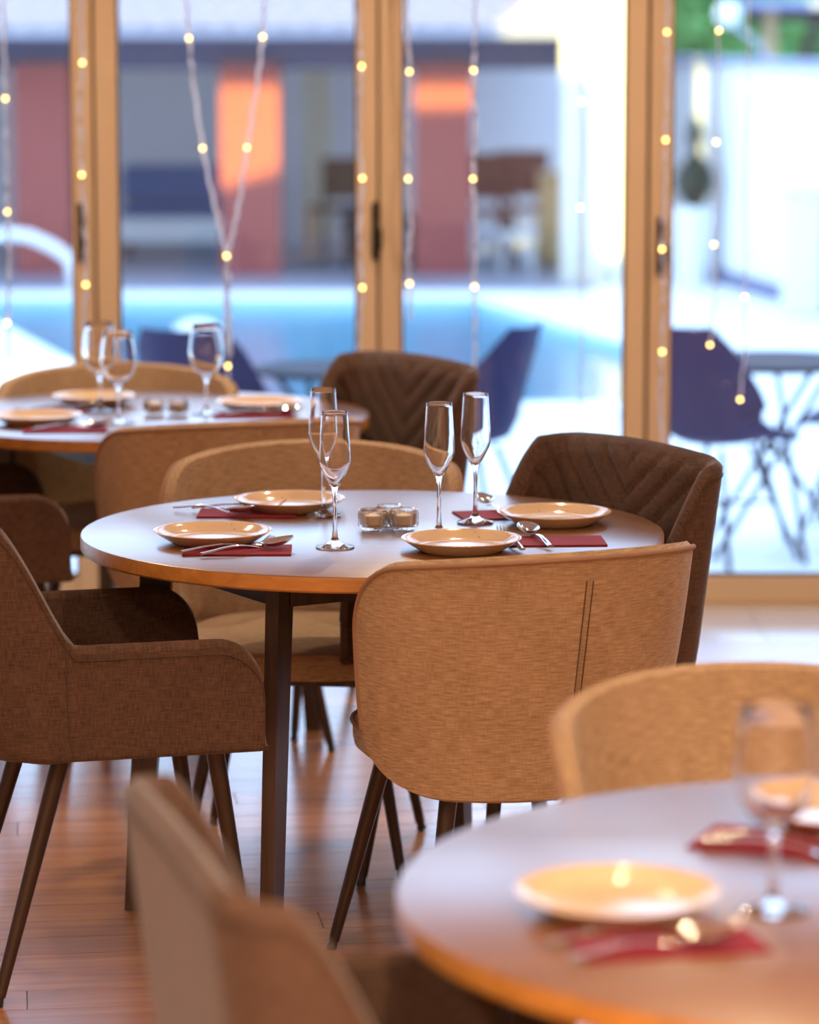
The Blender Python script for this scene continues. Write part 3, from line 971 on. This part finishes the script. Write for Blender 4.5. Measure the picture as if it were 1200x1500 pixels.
def tan_chair():
    t = empty('tan_chair')
    ZT_, ZB = 0.803, 0.372
    TM = radians(88)
    def pt(ta, z):
        f = (z - ZB) / (ZT_ - ZB)
        f = max(-0.1, min(1.1, f))
        a = 0.272 + 0.047 * f + 0.010 * sin(pi * f)
        b = 0.235 + 0.045 * f
        yr = 0.268 + 0.092 * f
        return Vector((a * sin(ta), -yr + b * (1 - cos(ta)), z))
    def top(s_):
        q = abs(s_); z = ZT_ - 0.040 * q ** 2
        rc = 0.26
        if q > 1 - rc:
            e = (q - (1 - rc)) / rc
            z -= 0.105 * (1 - sqrt(max(0, 1 - e * e)))
        return z
    def bot(s_):
        q = abs(s_); rc = 0.5
        z = ZB
        if q > 1 - rc:
            e = (q - (1 - rc)) / rc
            z += 0.105 * (1 - sqrt(max(0, 1 - e * e)))
        return z
    cols = sorted(set([round(x, 4) for x in
            [-cos(pi * i / 44) for i in range(45)] + [-0.028, -0.02, -0.013, -0.007, 0, 0.007, 0.013, 0.02, 0.028]]))
    nv = 22
    g, uvs = [], []
    for s_ in cols:
        row, ur = [], []
        for j in range(nv + 1):
            v = j / nv
            z = bot(s_) + (top(s_) - bot(s_)) * v
            p = pt(s_ * TM, z)
            dep = 0.0075 * exp(-(s_ / 0.0085) ** 2) * min(1, 1.25 * (1 - v) + 0.12)
            p.y += dep
            row.append(p); ur.append((s_ * 0.42 + 0.002 * (1 if s_ > 0 else -1), z))
        g.append(row); uvs.append(ur)
    MB().sheet(g, uvs, 0.026).build('backrest', M['tan'], t)
    # piping round the whole outline of the outer panel
    lp = [g[i][nv] for i in range(len(cols))]
    lp = [r_ for r_ in reversed([g[0][j] for j in range(0, nv)])][::-1] + lp + [g[-1][j] for j in range(nv - 1, -1, -1)]
    MB().tube([p + Vector((0, 0, 0.001)) for p in lp], 0.0048, 8).build('piping', M['piping'], t)
    for dx in (-0.0055, 0.0055):
        i = min(range(len(cols)), key=lambda k: abs(cols[k] - (0.013 if dx > 0 else -0.013)))
        MB().tube([g[i][j] for j in range(1, nv - 1)], 0.0012, 6).build('seam', M['seam'], t)
    mb, edge = seat_mesh(0.246, 0.250, -0.255, 0.398, 0.458, 2.6, 0.020)
    s_ = mb.build('seat', M['tan'], t)
    MB().tube(edge, 0.0042, 8, cap=False).build('piping', M['piping'], s_)
    MB().bbox(-0.17, 0.17, -0.16, 0.17, 0.375, 0.400, 0.006).build('seat_frame', M['legmetal'], t)
    add_legs(t, [(-0.150, 0.150, 0.39), (0.150, 0.150, 0.39), (-0.150, -0.12, 0.39), (0.150, -0.12, 0.39)],
             [(-0.225, 0.235, 0), (0.225, 0.235, 0), (-0.225, -0.175, 0), (0.225, -0.175, 0)])
    return tag(t, 'x', 'chair', 'tan barrel back dining chairs')


def ang(fx, fy):
    """rotation that turns local +y to the given facing direction"""
    return math.atan2(fy, fx) - pi / 2


tc_ = tan_chair(); used = []
place(tc_, used, (0.158, 5.775, 0), ang(-0.42, 0.91), 'tan fabric chair with its seamed back to us, nearest the middle table')
place(tc_, used, (-0.215, 6.66, 0), ang(-0.10, -0.99), 'tan fabric chair facing us across the middle table, mostly hidden by it')
place(tc_, used, (-0.455, 7.68, 0), ang(-0.34, 0.94), 'tan fabric chair with its back to us at the near side of the far table')
place(tc_, used, (-0.745, 8.33, 0), ang(0.10, -0.99), 'tan fabric chair facing us behind the far left table')
place(tc_, used, (0.525, 4.13, 0), ang(0.33, -0.94), 'blurred tan fabric chair facing us across the lower right table')


def brown_chair():
    t = empty('brown_armchair')
    W_, YR, YF, RC = 0.290, 0.268, 0.222, 0.085
    # plan path of the shell: front right arm, round the back, front left arm
    path = []
    nS, nC, nB = 30, 16, 52
    fs_ = lambda t: 0.5 * t + 0.5 * t * t * (3 - 2 * t)
    for i in range(nS): path.append((W_, YF + (-(YR - RC) - YF) * fs_(i / nS) ** 1.25))
    for i in range(nC):
        a = pi / 2 * i / nC
        path.append((W_ - RC + RC * cos(a), -(YR - RC) - RC * sin(a)))
    for i in range(nB): path.append(((W_ - RC) * (1 - 2 * i / nB), -YR))
    for i in range(nC):
        a = pi / 2 * i / nC
        path.append((-(W_ - RC) - RC * sin(a), -(YR - RC) - RC * cos(a)))
    for i in range(nS, -1, -1): path.append((-W_, YF + (-(YR - RC) - YF) * fs_(i / nS) ** 1.25))
    L = [0]
    for p, q in zip(path, path[1:]): L.append(L[-1] + sqrt((p[0] - q[0]) ** 2 + (p[1] - q[1]) ** 2))
    T = L[-1]; half = T / 2
    ARM, BACK, BOT = 0.632, 0.872, 0.432
    def top(d):       # d = distance from the middle of the back along the path
        q = abs(d)
        e0, e1 = 0.312, 0.415
        if q < e0: z = BACK - 0.018 * (q / e0) ** 2
        elif q > e1: z = ARM
        else:
            f = (q - e0) / (e1 - e0)
            f2 = f * f * (3 - 2 * f)
            z = (BACK - 0.018) + (ARM - BACK + 0.018) * (0.45 * f + 0.55 * f2)
        r = 0.085
        if q > half - r:
            e = (q - half + r) / r
            z -= r * 1.1 * (1 - sqrt(max(0, 1 - e * e)))
        return z
    def bot(d):
        q = abs(d); z = BOT + 0.012
        return z
    nv = 46
    def tilt(p, z, d):
        k = (z - BOT)
        lean = 0.13 * max(0, z - 0.50) * (1.0 if abs(d) < 0.29 else max(0.0, 1 - (abs(d) - 0.29) / 0.14))
        spread = 1.0 + 0.05 * k / 0.45 - (0.04 * max(0, 0.45 - z) / 0.05 if z < 0.45 else 0)
        y = p[1] - lean
        if z < 0.52 and p[1] < -0.05:        # the shell tucks under at the rear
            q = min(1.0, (0.52 - z) / 0.125)
            y += 0.085 * (1 - sqrt(max(0.0, 1 - q * q))) * min(1.0, (-0.05 - p[1]) / 0.12)
        return Vector((p[0] * spread, y, z))
    def grid(off=0.0, dmax=None, zlo=None, zmargin=0.0):
        g, u = [], []
        for k, p in enumerate(path):
            d = L[k] - half
            if dmax and abs(d) > dmax: continue
            row, ur = [], []
            zt, zb = top(d) - zmargin, (zlo if zlo else bot(d))
            for j in range(nv + 1):
                z = zb + (zt - zb) * j / nv
                row.append(tilt(p, z, d)); ur.append((d, z))
            g.append(row); u.append(ur)
        return g, u
    g, u = grid()
    th = []
    for k, p in enumerate(path):
        d = L[k] - half
        row = []
        zt = top(d)
        for j in range(nv + 1):
            z = u[k][j][1]
            ph = (z - abs(d) * 0.90 + 0.02) / 0.066
            fr = abs(ph - round(ph)) * 0.066
            gro = exp(-(fr / 0.0060) ** 2)
            pad = max(0.0, min(1.0, (0.40 - abs(d)) / 0.02)) * max(0.0, min(1.0, (zt - z) / 0.03))
            row.append(0.028 + pad * (0.014 - 0.0095 * gro))
        th.append(row)
    sh = MB().sheet(g[::-1], u[::-1], th[::-1])
    body = sh.build('shell', M['brown'], t, angle=60)
    # stitched seams where the arm panels meet the back, and a top stitch along the rim
    for sgn in (-1, 1):
        k = min(range(len(path)), key=lambda k: abs((L[k] - half) - sgn * 0.40))
        MB().tube([g[k][j] for j in range(0, nv + 1)], 0.0016, 6).build('seam', M['seam'], t)
    st = [g[k][nv] + Vector((0, 0, -0.014)) for k in range(len(path))]
    MB().tube(st, 0.0014, 6).build('stitching', M['seam'], t)
    mb, edge = seat_mesh(0.226, 0.225, -0.190, 0.440, 0.475, 4.0, 0.022)
    s_ = mb.build('seat', M['brown'], t)
    MB().tube([(x * 0.97, y * 0.97, z - 0.0) for x, y, z in edge], 0.003, 6, cap=False).build('piping', M['seam'], s_)
    MB().bbox(-0.19, 0.19, -0.14, 0.17, 0.428, 0.448, 0.006).build('seat_frame', M['legmetal'], t)
    add_legs(t, [(-0.185, 0.155, 0.425), (0.185, 0.155, 0.425), (-0.185, -0.12, 0.425), (0.185, -0.12, 0.425)],
             [(-0.225, 0.215, 0), (0.225, 0.215, 0), (-0.225, -0.245, 0), (0.225, -0.245, 0)])
    return tag(t, 'x', 'armchair', 'brown quilted armchairs')


bc_ = brown_chair(); used = []
place(bc_, used, (-0.543, 5.81, 0), radians(15.5 - 90), 'dark brown fabric armchair at the left side of the middle table')
place(bc_, used, (0.205, 6.28, 0), ang(-0.85, -0.53), 'brown armchair with chevron quilted back at the right of the middle table')
place(bc_, used, (0.050, 3.34, 0), radians(15.5 - 90), 'blurred brown armchair in the lower left foreground')
place(bc_, used, (-0.225, 8.02, 0), ang(-0.83, -0.56), 'dark quilted armchair at the right side of the far table')
place(bc_, used, (-1.05, 7.62, 0), radians(12 - 90), 'dark brown armchair at the far left edge, left of the far table')

# ------------------------------------------------------------------ tableware
TZ = 0.75


def plate_proto():
    p = MB().lathe([(0.0, 0.003), (0.066, 0.003), (0.068, 0.0), (0.074, 0.0), (0.078, 0.003), (0.092, 0.0110), (0.103, 0.0185), (0.108, 0.0218), (0.1095, 0.0228), (0.1092, 0.0240), (0.1075, 0.0240),
                    (0.100, 0.0197), (0.089, 0.0128), (0.081, 0.0088), (0.072, 0.0071), (0.0, 0.0066)], 96)
    return tag(p.build('dinner_plate', M['glaze'], None, angle=50), 'x', 'plate', 'speckled cream dinner plates')


pl = plate_proto(); used = []
for (x, y, lb) in ((-0.363, 5.97, 'speckled cream plate at the left of the middle table, beside the brown armchair'),
                   (-0.236, 6.39, 'speckled cream plate at the back of the middle table, before the tan chair facing us'),
                   (0.094, 5.875, 'speckled cream plate half hidden behind the nearest tan chair back'),
                   (0.277, 6.21, 'speckled cream plate at the right of the middle table, before the quilted armchair'),
                   (-0.895, 7.83, 'cream plate at the left edge of the far table'),
                   (-0.800, 8.26, 'cream plate at the back of the far table, behind the wine glasses'),
                   (-0.375, 8.13, 'cream plate at the right of the far table, behind the tan chair back'),
                   (0.222, 3.40, 'blurred cream plate at the left of the lower right table'),
                   (0.505, 3.80, 'blurred cream plate at the right edge of the picture behind the wine glass')):
    place(pl, used, (x, y, TZ + 0.0005), rnd.random() * 6, lb)


def goblet(name, prof_out, th, n=48):
    """closed solid of revolution: outer profile up, inner profile back down"""
    return prof_out


def flute_proto():
    out = [(0.0, 0.0), (0.033, 0.0), (0.0355, 0.0012), (0.035, 0.003), (0.022, 0.0062), (0.010, 0.011), (0.0055, 0.020), (0.0040, 0.036), (0.0036, 0.075), (0.0042, 0.098), (0.0062, 0.108),
           (0.0115, 0.119), (0.0195, 0.133), (0.0258, 0.146), (0.0287, 0.156), (0.0290, 0.163), (0.0280, 0.185), (0.0262, 0.215), (0.0245, 0.243), (0.0240, 0.2495), (0.0236, 0.2502)]
    inn = [(0.0230, 0.2490), (0.0235, 0.243), (0.0252, 0.215), (0.0270, 0.185), (0.0279, 0.163), (0.0275, 0.1565), (0.0245, 0.1475), (0.0180, 0.1350), (0.0098, 0.1215), (0.004, 0.1145), (0.0, 0.1125)]
    o = MB().lathe(out + inn, 56).build('champagne_flute', M['glass'], None, angle=60)
    return tag(o, 'x', 'glass', 'champagne flutes on the middle table')


fp = flute_proto(); used = []
for (x, y, lb) in ((-0.136, 5.905, 'champagne flute nearest us, left of the tea lights'),
                   (-0.167, 6.30, 'champagne flute behind the nearest one, by the back plate'),
                   (0.055, 6.05, 'champagne flute right of the tea lights, behind the half hidden plate'),
                   (0.126, 6.21, 'champagne flute furthest right, beside the right plate')):
    place(fp, used, (x, y, TZ + 0.0005), 0, lb)


def wine_proto():
    out = [(0.0, 0.0), (0.036, 0.0), (0.0385, 0.0012), (0.038, 0.003), (0.022, 0.006), (0.010, 0.010), (0.0055, 0.020), (0.0042, 0.04), (0.0042, 0.075), (0.0055, 0.086), (0.012, 0.094),
           (0.026, 0.105), (0.037, 0.121), (0.0425, 0.140), (0.0432, 0.155), (0.0410, 0.180), (0.0370, 0.205), (0.0343, 0.2215), (0.0337, 0.2222)]
    inn = [(0.0331, 0.2212), (0.0358, 0.205), (0.0398, 0.180), (0.0420, 0.155), (0.0413, 0.1405), (0.0358, 0.1225), (0.025, 0.1072), (0.012, 0.0975), (0.0, 0.0945)]
    o = MB().lathe(out + inn, 56).build('wine_glass', M['glass'], None, angle=60)
    return tag(o, 'x', 'glass', 'wine glasses')


wp = wine_proto(); used = []
for (x, y, lb) in ((-0.768, 8.09, 'left wine glass of the overlapping pair on the far table'),
                   (-0.700, 7.84, 'right wine glass of the overlapping pair on the far table'),
                   (-0.500, 8.03, 'wine glass standing alone before the navy outdoor chair, on the far table'),
                   (0.388, 3.40, 'large blurred wine glass in the lower right foreground')):
    place(wp, used, (x, y, TZ + 0.0005), 0, lb)


def tealight_proto():
    t = empty('tea_light')
    R = 0.0275
    prof = [(0.0, 0.0), (0.019, 0.0), (0.0215, 0.003), (0.0245, 0.006), (R, 0.010), (R, 0.034), (R + 0.0006, 0.038), (R - 0.0006, 0.0395),
            (R - 0.0026, 0.038), (R - 0.0034, 0.034), (R - 0.0038, 0.012), (0.018, 0.0085), (0.0, 0.0080)]
    MB().lathe(prof, 96, rib=(3, 5, 0.0008)).build('glass_holder', M['votive'], t, angle=20)
    c = MB().lathe([(0.0, 0.0), (0.0205, 0.0), (0.0212, 0.001), (0.0212, 0.0195), (0.020, 0.0205), (0.008, 0.0200), (0.0, 0.0198)], 40, cz=0.0090).build('candle', M['wax'], t)
    MB().tube([(0, 0, 0.027), (0.0005, 0, 0.034), (0.0015, 0, 0.037)], 0.0008, 6).build('wick', M['wick'], c)
    return tag(t, 'x', 'tea light', 'tea lights in ribbed glass holders')


tp = tealight_proto(); used = []
for (x, y, lb) in ((-0.0690, 6.120, 'tea light in ribbed glass at the left of the cluster of three'),
                   (-0.0110, 6.125, 'tea light in ribbed glass at the right of the cluster of three'),
                   (-0.0380, 6.172, 'tea light in ribbed glass at the back of the cluster of three'),
                   (-0.628, 8.02, 'tea light on the far table, left of its neighbour'),
                   (-0.570, 8.02, 'tea light on the far table, between its neighbour and the lone wine glass')):
    place(tp, used, (x, y, TZ + 0.0004), rnd.random(), lb)


def napkin_proto():
    t = empty('napkin')
    MB().bbox(-0.098, 0.098, -0.058, 0.058, 0.0, 0.0014, 0.0004).build('lower_fold', M['napkin'], t, smooth=False)
    MB().bbox(-0.0965, 0.098, -0.057, 0.0575, 0.0015, 0.0029, 0.0004).build('upper_fold', M['napkin'], t, smooth=False)
    return tag(t, 'x', 'napkin', 'folded burgundy paper napkins')


npk = napkin_proto(); used = []
NAP = []
for (x, y, rz, lb) in ((-0.312, 5.868, 1, 'burgundy napkin under the fork and spoon before the left plate'),
                       (-0.315, 6.335, -1, 'burgundy napkin under the crossed cutlery before the back plate'),
                       (0.262, 5.975, 3, 'burgundy napkin beside the half hidden plate, behind the nearest tan chair'),
                       (0.190, 6.315, 12, 'burgundy napkin tucked behind the right plate'),
                       (-0.815, 7.70, 4, 'burgundy napkin before the left plate on the far table'),
                       (-0.880, 8.10, 12, 'burgundy napkin left of the back plate on the far table'),
                       (-0.385, 8.00, 5, 'burgundy napkin before the right plate on the far table'),
                       (0.262, 3.275, 12, 'burgundy napkin before the blurred plate on the lower right table'),
                       (0.430, 3.690, -22, 'burgundy napkin pointing left at the back of the lower right table')):
    place(npk, used, (x, y, TZ + 0.0004), radians(rz), lb)


def spoon_proto():
    t = empty('spoon')
    pts, rad = [], []
    for k in range(13):
        f = k / 12
        pts.append((0.135 * f, 0, 0.0035 + 0.011 * sin(pi * min(1, f * 1.05)) ** 1.2 * (0.4 + f * 0.7)))
        rad.append(0.0062 * (1 - f) + 0.0030 * f if f < 0.85 else 0.0031)
    MB().tube(pts, rad, 10, flat=0.42).build('handle', M['steel'], t)
    g, uv = [], []
    for i in range(15):
        f = i / 14
        x = 0.128 + 0.066 * f
        hw = 0.0205 * (sin(pi * (f * 0.93 + 0.05)) ** 0.62) * (1.06 - 0.16 * f)
        row, ur = [], []
        for j in range(11):
            s_ = -1 + 0.2 * j
            zz = 0.0125 - 0.0115 * (1 - s_ * s_) * sin(pi * min(1, max(0.0, f))) ** 0.7 + 0.009 * f
            row.append((x, hw * s_, zz)); ur.append((x, hw * s_))
        g.append(row); uv.append(ur)
    MB().sheet(g, uv, 0.0009).build('bowl', M['steel'], t)
    return tag(t, 'x', 'spoon', 'polished steel spoons')


def fork_proto():
    t = empty('fork')
    pts, rad = [], []
    for k in range(13):
        f = k / 12
        pts.append((0.135 * f, 0, 0.0035 + 0.010 * sin(pi * min(1, f)) * (0.4 + f * 0.6)))
        rad.append(0.0062 * (1 - f) + 0.0030 * f if f < 0.85 else 0.0034)
    MB().tube(pts, rad, 10, flat=0.42).build('handle', M['steel'], t)
    hd = MB()
    g, uv = [], []
    for i in range(8):
        f = i / 7
        x = 0.130 + 0.020 * f
        hw = 0.0035 + 0.0088 * sin(f * pi / 2)
        g.append([(x, hw * (-1 + 0.5 * j), 0.0045 - 0.0012 * f) for j in range(5)]); uv.append([(x, j) for j in range(5)])
    hd.sheet(g, uv, 0.0016)
    hd.build('head', M['steel'], t)
    for k in range(4):
        y = -0.0098 + 0.00653 * k
        MB().tube([(0.149, y, 0.0030), (0.160, y, 0.0026), (0.172, y * 0.98, 0.0080), (0.186, y * 0.95, 0.0190)], [0.0017, 0.0017, 0.0015, 0.0007], 6).build('tine', M['steel'], t)
    return tag(t, 'x', 'fork', 'polished steel forks')


spp, fkp = spoon_proto(), fork_proto(); us, uf = [], []
NZ = TZ + 0.0036
SP = ((-0.374, 5.790, 33, 'steel spoon on the napkin before the left plate'),
      (-0.462, 6.382, -34, 'steel spoon on the napkin before the back plate, bowl towards us'),
      (0.257, 5.885, 103, 'steel spoon with its bowl showing above the nearest tan chair'),
      (0.186, 6.275, 104, 'steel spoon peeping out behind the right plate'),
      (-0.890, 7.672, 14, 'steel spoon before the left plate on the far table'),
      (-0.955, 8.11, 8, 'steel spoon left of the back plate on the far table'),
      (-0.450, 7.985, 10, 'steel spoon before the right plate on the far table'),
      (0.160, 3.195, 22, 'blurred steel spoon on the lower right table'),
      (0.350, 3.71, -20, 'blurred steel spoon at the back of the lower right table'))
FK = ((-0.410, 5.815, 31, 'steel fork on the napkin before the left plate'),
      (-0.428, 6.372, 1, 'steel fork crossed over the spoon before the back plate'),
      (0.204, 5.846, 100, 'steel fork with its tines showing behind the nearest tan chair'),
      (-0.890, 7.725, 18, 'steel fork before the left plate on the far table'),
      (-0.965, 8.075, 12, 'steel fork left of the back plate on the far table'),
      (-0.470, 8.02, 4, 'steel fork before the right plate on the far table'),
      (0.140, 3.250, 21, 'blurred steel fork before the plate on the lower right table'),
      (0.335, 3.680, -22, 'blurred steel fork at the back of the lower right table'))
for (x, y, a, lb) in SP: place(spp, us, (x, y, NZ), radians(a), lb)
for (x, y, a, lb) in FK: place(fkp, uf, (x, y, NZ), radians(a), lb)

# ------------------------------------------------------------------ curtain of string lights inside the glass
SY = 9.42


# every cable as (x, height) points in metres in the plane y = 9.42, then its lit bulbs
STR = [
    ('string of warm lights at the far left edge of the glass',
     [(-1.1536, 1.8896), (-1.1539, 1.6597), (-1.1529, 1.4977), (-1.1539, 1.3311), (-1.1527, 1.1754), (-1.1498, 1.0091), (-1.1583, 0.8557), (-1.1548, 0.7234)],
     [(-1.1529, 1.4977), (-1.1527, 1.1754), (-1.1583, 0.8557)]),
    ('string of warm lights hanging on the left door post',
     [(-0.931, 1.8896), (-0.9355, 1.7173), (-0.9314, 1.5981), (-0.9408, 1.4862), (-0.9379, 1.2806), (-0.9307, 1.0972), (-0.9306, 0.9659), (-0.9401, 0.8518), (-0.9374, 0.7629)],
     [(-0.9314, 1.5981), (-0.9379, 1.2806), (-0.9306, 0.9659)]),
    ('left arm of the lights gathered into a V',
     [(-0.6426, 1.8896), (-0.6323, 1.7557), (-0.6274, 1.6674), (-0.6169, 1.5441), (-0.5913, 1.3564), (-0.5633, 1.2144), (-0.5406, 1.1168), (-0.5255, 1.0483), (-0.5305, 0.9207), (-0.5221, 0.7313), (-0.5307, 0.6541)],
     [(-0.6274, 1.6674), (-0.5913, 1.3564), (-0.5255, 1.0483), (-0.5241, 0.7313)]),
    ('right arm of the lights gathered into a V',
     [(-0.4104, 1.8896), (-0.413, 1.7748), (-0.4176, 1.6712), (-0.4319, 1.5537), (-0.4645, 1.3583), (-0.4891, 1.1949), (-0.5094, 1.107), (-0.5215, 1.0542), (-0.5188, 0.901), (-0.516, 0.7629)],
     [(-0.4176, 1.6712), (-0.4645, 1.3583)]),
    ('string of warm lights along the left edge of the middle post',
     [(-0.151, 1.8896), (-0.1456, 1.7173), (-0.1361, 1.5884), (-0.1442, 1.4668), (-0.1463, 1.3797), (-0.1348, 1.2709), (-0.145, 1.1168), (-0.1355, 0.958), (-0.1436, 0.8616), (-0.1497, 0.7432)],
     [(-0.1361, 1.5884), (-0.1348, 1.2709), (-0.1355, 0.958)]),
    ('string of warm lights just right of the middle post',
     [(-0.0116, 1.8896), (-0.0078, 1.7365), (0.0, 1.573), (-0.0098, 1.4087), (-0.0039, 1.2689), (0.0059, 1.1363), (-0.0039, 1.0385), (0.0, 0.9698), (0.002, 0.8616)],
     [(0.0, 1.573), (-0.0039, 1.2689), (0.0, 0.9698)]),
    ('string of warm lights before the right brick pillar',
     [(0.1897, 1.8896), (0.1863, 1.7173), (0.1828, 1.5769), (0.1892, 1.4087), (0.1817, 1.2689), (0.19, 1.1168), (0.1865, 0.96), (0.189, 0.8025), (0.1874, 0.66)],
     [(0.1828, 1.5769), (0.1817, 1.2689), (0.1865, 0.96), (0.1894, 0.66)]),
    ('thin string of lights before the cream wall',
     [(0.4897, 1.8896), (0.4895, 1.6597), (0.4908, 1.4881), (0.4959, 1.3311), (0.4892, 1.1871), (0.4942, 1.0385), (0.4973, 0.8853), (0.4946, 0.7234), (0.4956, 0.5906), (0.4982, 0.505)],
     [(0.4908, 1.4881), (0.4892, 1.1871), (0.4973, 0.8853), (0.4956, 0.5906)]),
    ('string of warm lights hanging on the right door post',
     [(0.7394, 1.8896), (0.7349, 1.7748), (0.7321, 1.6847), (0.7373, 1.5634), (0.7316, 1.3797), (0.7315, 1.2144), (0.7253, 1.0679), (0.7326, 0.9403), (0.7286, 0.7728), (0.7243, 0.6243), (0.7358, 0.4811)],
     [(0.7321, 1.6847), (0.7316, 1.3797), (0.7253, 1.0679), (0.7286, 0.7728), (0.7358, 0.4811)]),
    ('string of lights before the white garden wall, left one',
     [(0.8788, 1.8896), (0.8779, 1.6693), (0.8818, 1.5248), (0.876, 1.3738), (0.8838, 1.2339), (0.8741, 1.0816), (0.8819, 0.9403), (0.8662, 0.7926)],
     [(0.876, 1.3738), (0.8741, 1.0816), (0.8662, 0.7926)]),
    ('string of lights before the white garden wall, right one',
     [(0.9639, 1.8896), (0.9649, 1.6981), (0.9654, 1.5287), (0.9621, 1.3603), (0.9606, 1.1949), (0.9685, 1.0581), (0.9645, 0.9305), (0.9687, 0.7827), (0.9551, 0.6342)],
     [(0.9654, 1.5287), (0.9645, 0.9305), (0.9551, 0.6342)]),
]
bulb0 = None
for lb, pth, leds in STR:
    p0 = pth[0]
    t = empty('string_light', (p0[0], SY, CEIL), 0, lb, 'string light', 'curtain of string lights')
    pts = [(0.0, 0.0, 0.0)]
    raw = pth
    P3 = []
    for a, b in zip(raw, raw[1:]):
        for k in range(6):
            f = k / 6
            P3.append((a[0] + (b[0] - a[0]) * f, a[1] + (b[1] - a[1]) * f))
    P3.append(raw[-1])
    for k, (x, z) in enumerate(P3):
        pts.append((x - p0[0] + 0.0022 * sin(k * 1.9 + p0[0] * 7), 0.002 * cos(k * 1.3), z - CEIL))
    MB().tube(pts, 0.0055 if 'thin' not in lb and 'white' not in lb else 0.0028, 6).build('cable', M['wire'], t)
    ledz = list(leds)
    ztop = ledz[0][1]
    while ztop < CEIL - 0.4:
        ztop += 0.315
        ledz.append((p0[0] + 0.001, ztop))
    for (x, z) in ledz:
        if bulb0 is None:
            bulb0 = MB().sphere((0, 0, 0), 0.0052, 10, 6).build('bulb', M['bulb'], t); o = bulb0
        else:
            o = bulb0.copy(); COL.objects.link(o); o.parent = t
        o.location = (x - p0[0], -0.006, z - CEIL)

# ------------------------------------------------------------------ ceiling lamps
for k, (x, y, e) in enumerate(LAMPS):
    t = empty('ceiling_light', (x, y, CEIL), 0, 'recessed downlight, %s of the %s row from the glass doors' % (('left one', 'middle one', 'right one')[k % 3], ('fourth', 'third', 'second', 'first')[k // 3]), 'ceiling light', 'recessed ceiling lights')
    MB().lathe([(0.052, -0.001), (0.066, -0.001), (0.066, -0.006), (0.055, -0.010), (0.052, -0.006)], 28, closed=True).build('bezel', M['whitepaint'], t)
    MB().lathe([(0.0, -0.003), (0.051, -0.003), (0.051, -0.005), (0.0, -0.005)], 28).build('lens', M['lampdisc'], t)
    ld = bpy.data.lights.new('downlight', 'SPOT')
    ld.energy = e * 4
    ld.color = LAMP_COL
    ld.spot_size = radians(150); ld.spot_blend = 0.8
    ld.shadow_soft_size = 0.05
    lo_ = bpy.data.objects.new('downlight', ld); COL.objects.link(lo_)
    lo_.parent = t; lo_.location = (0, 0, -0.03)
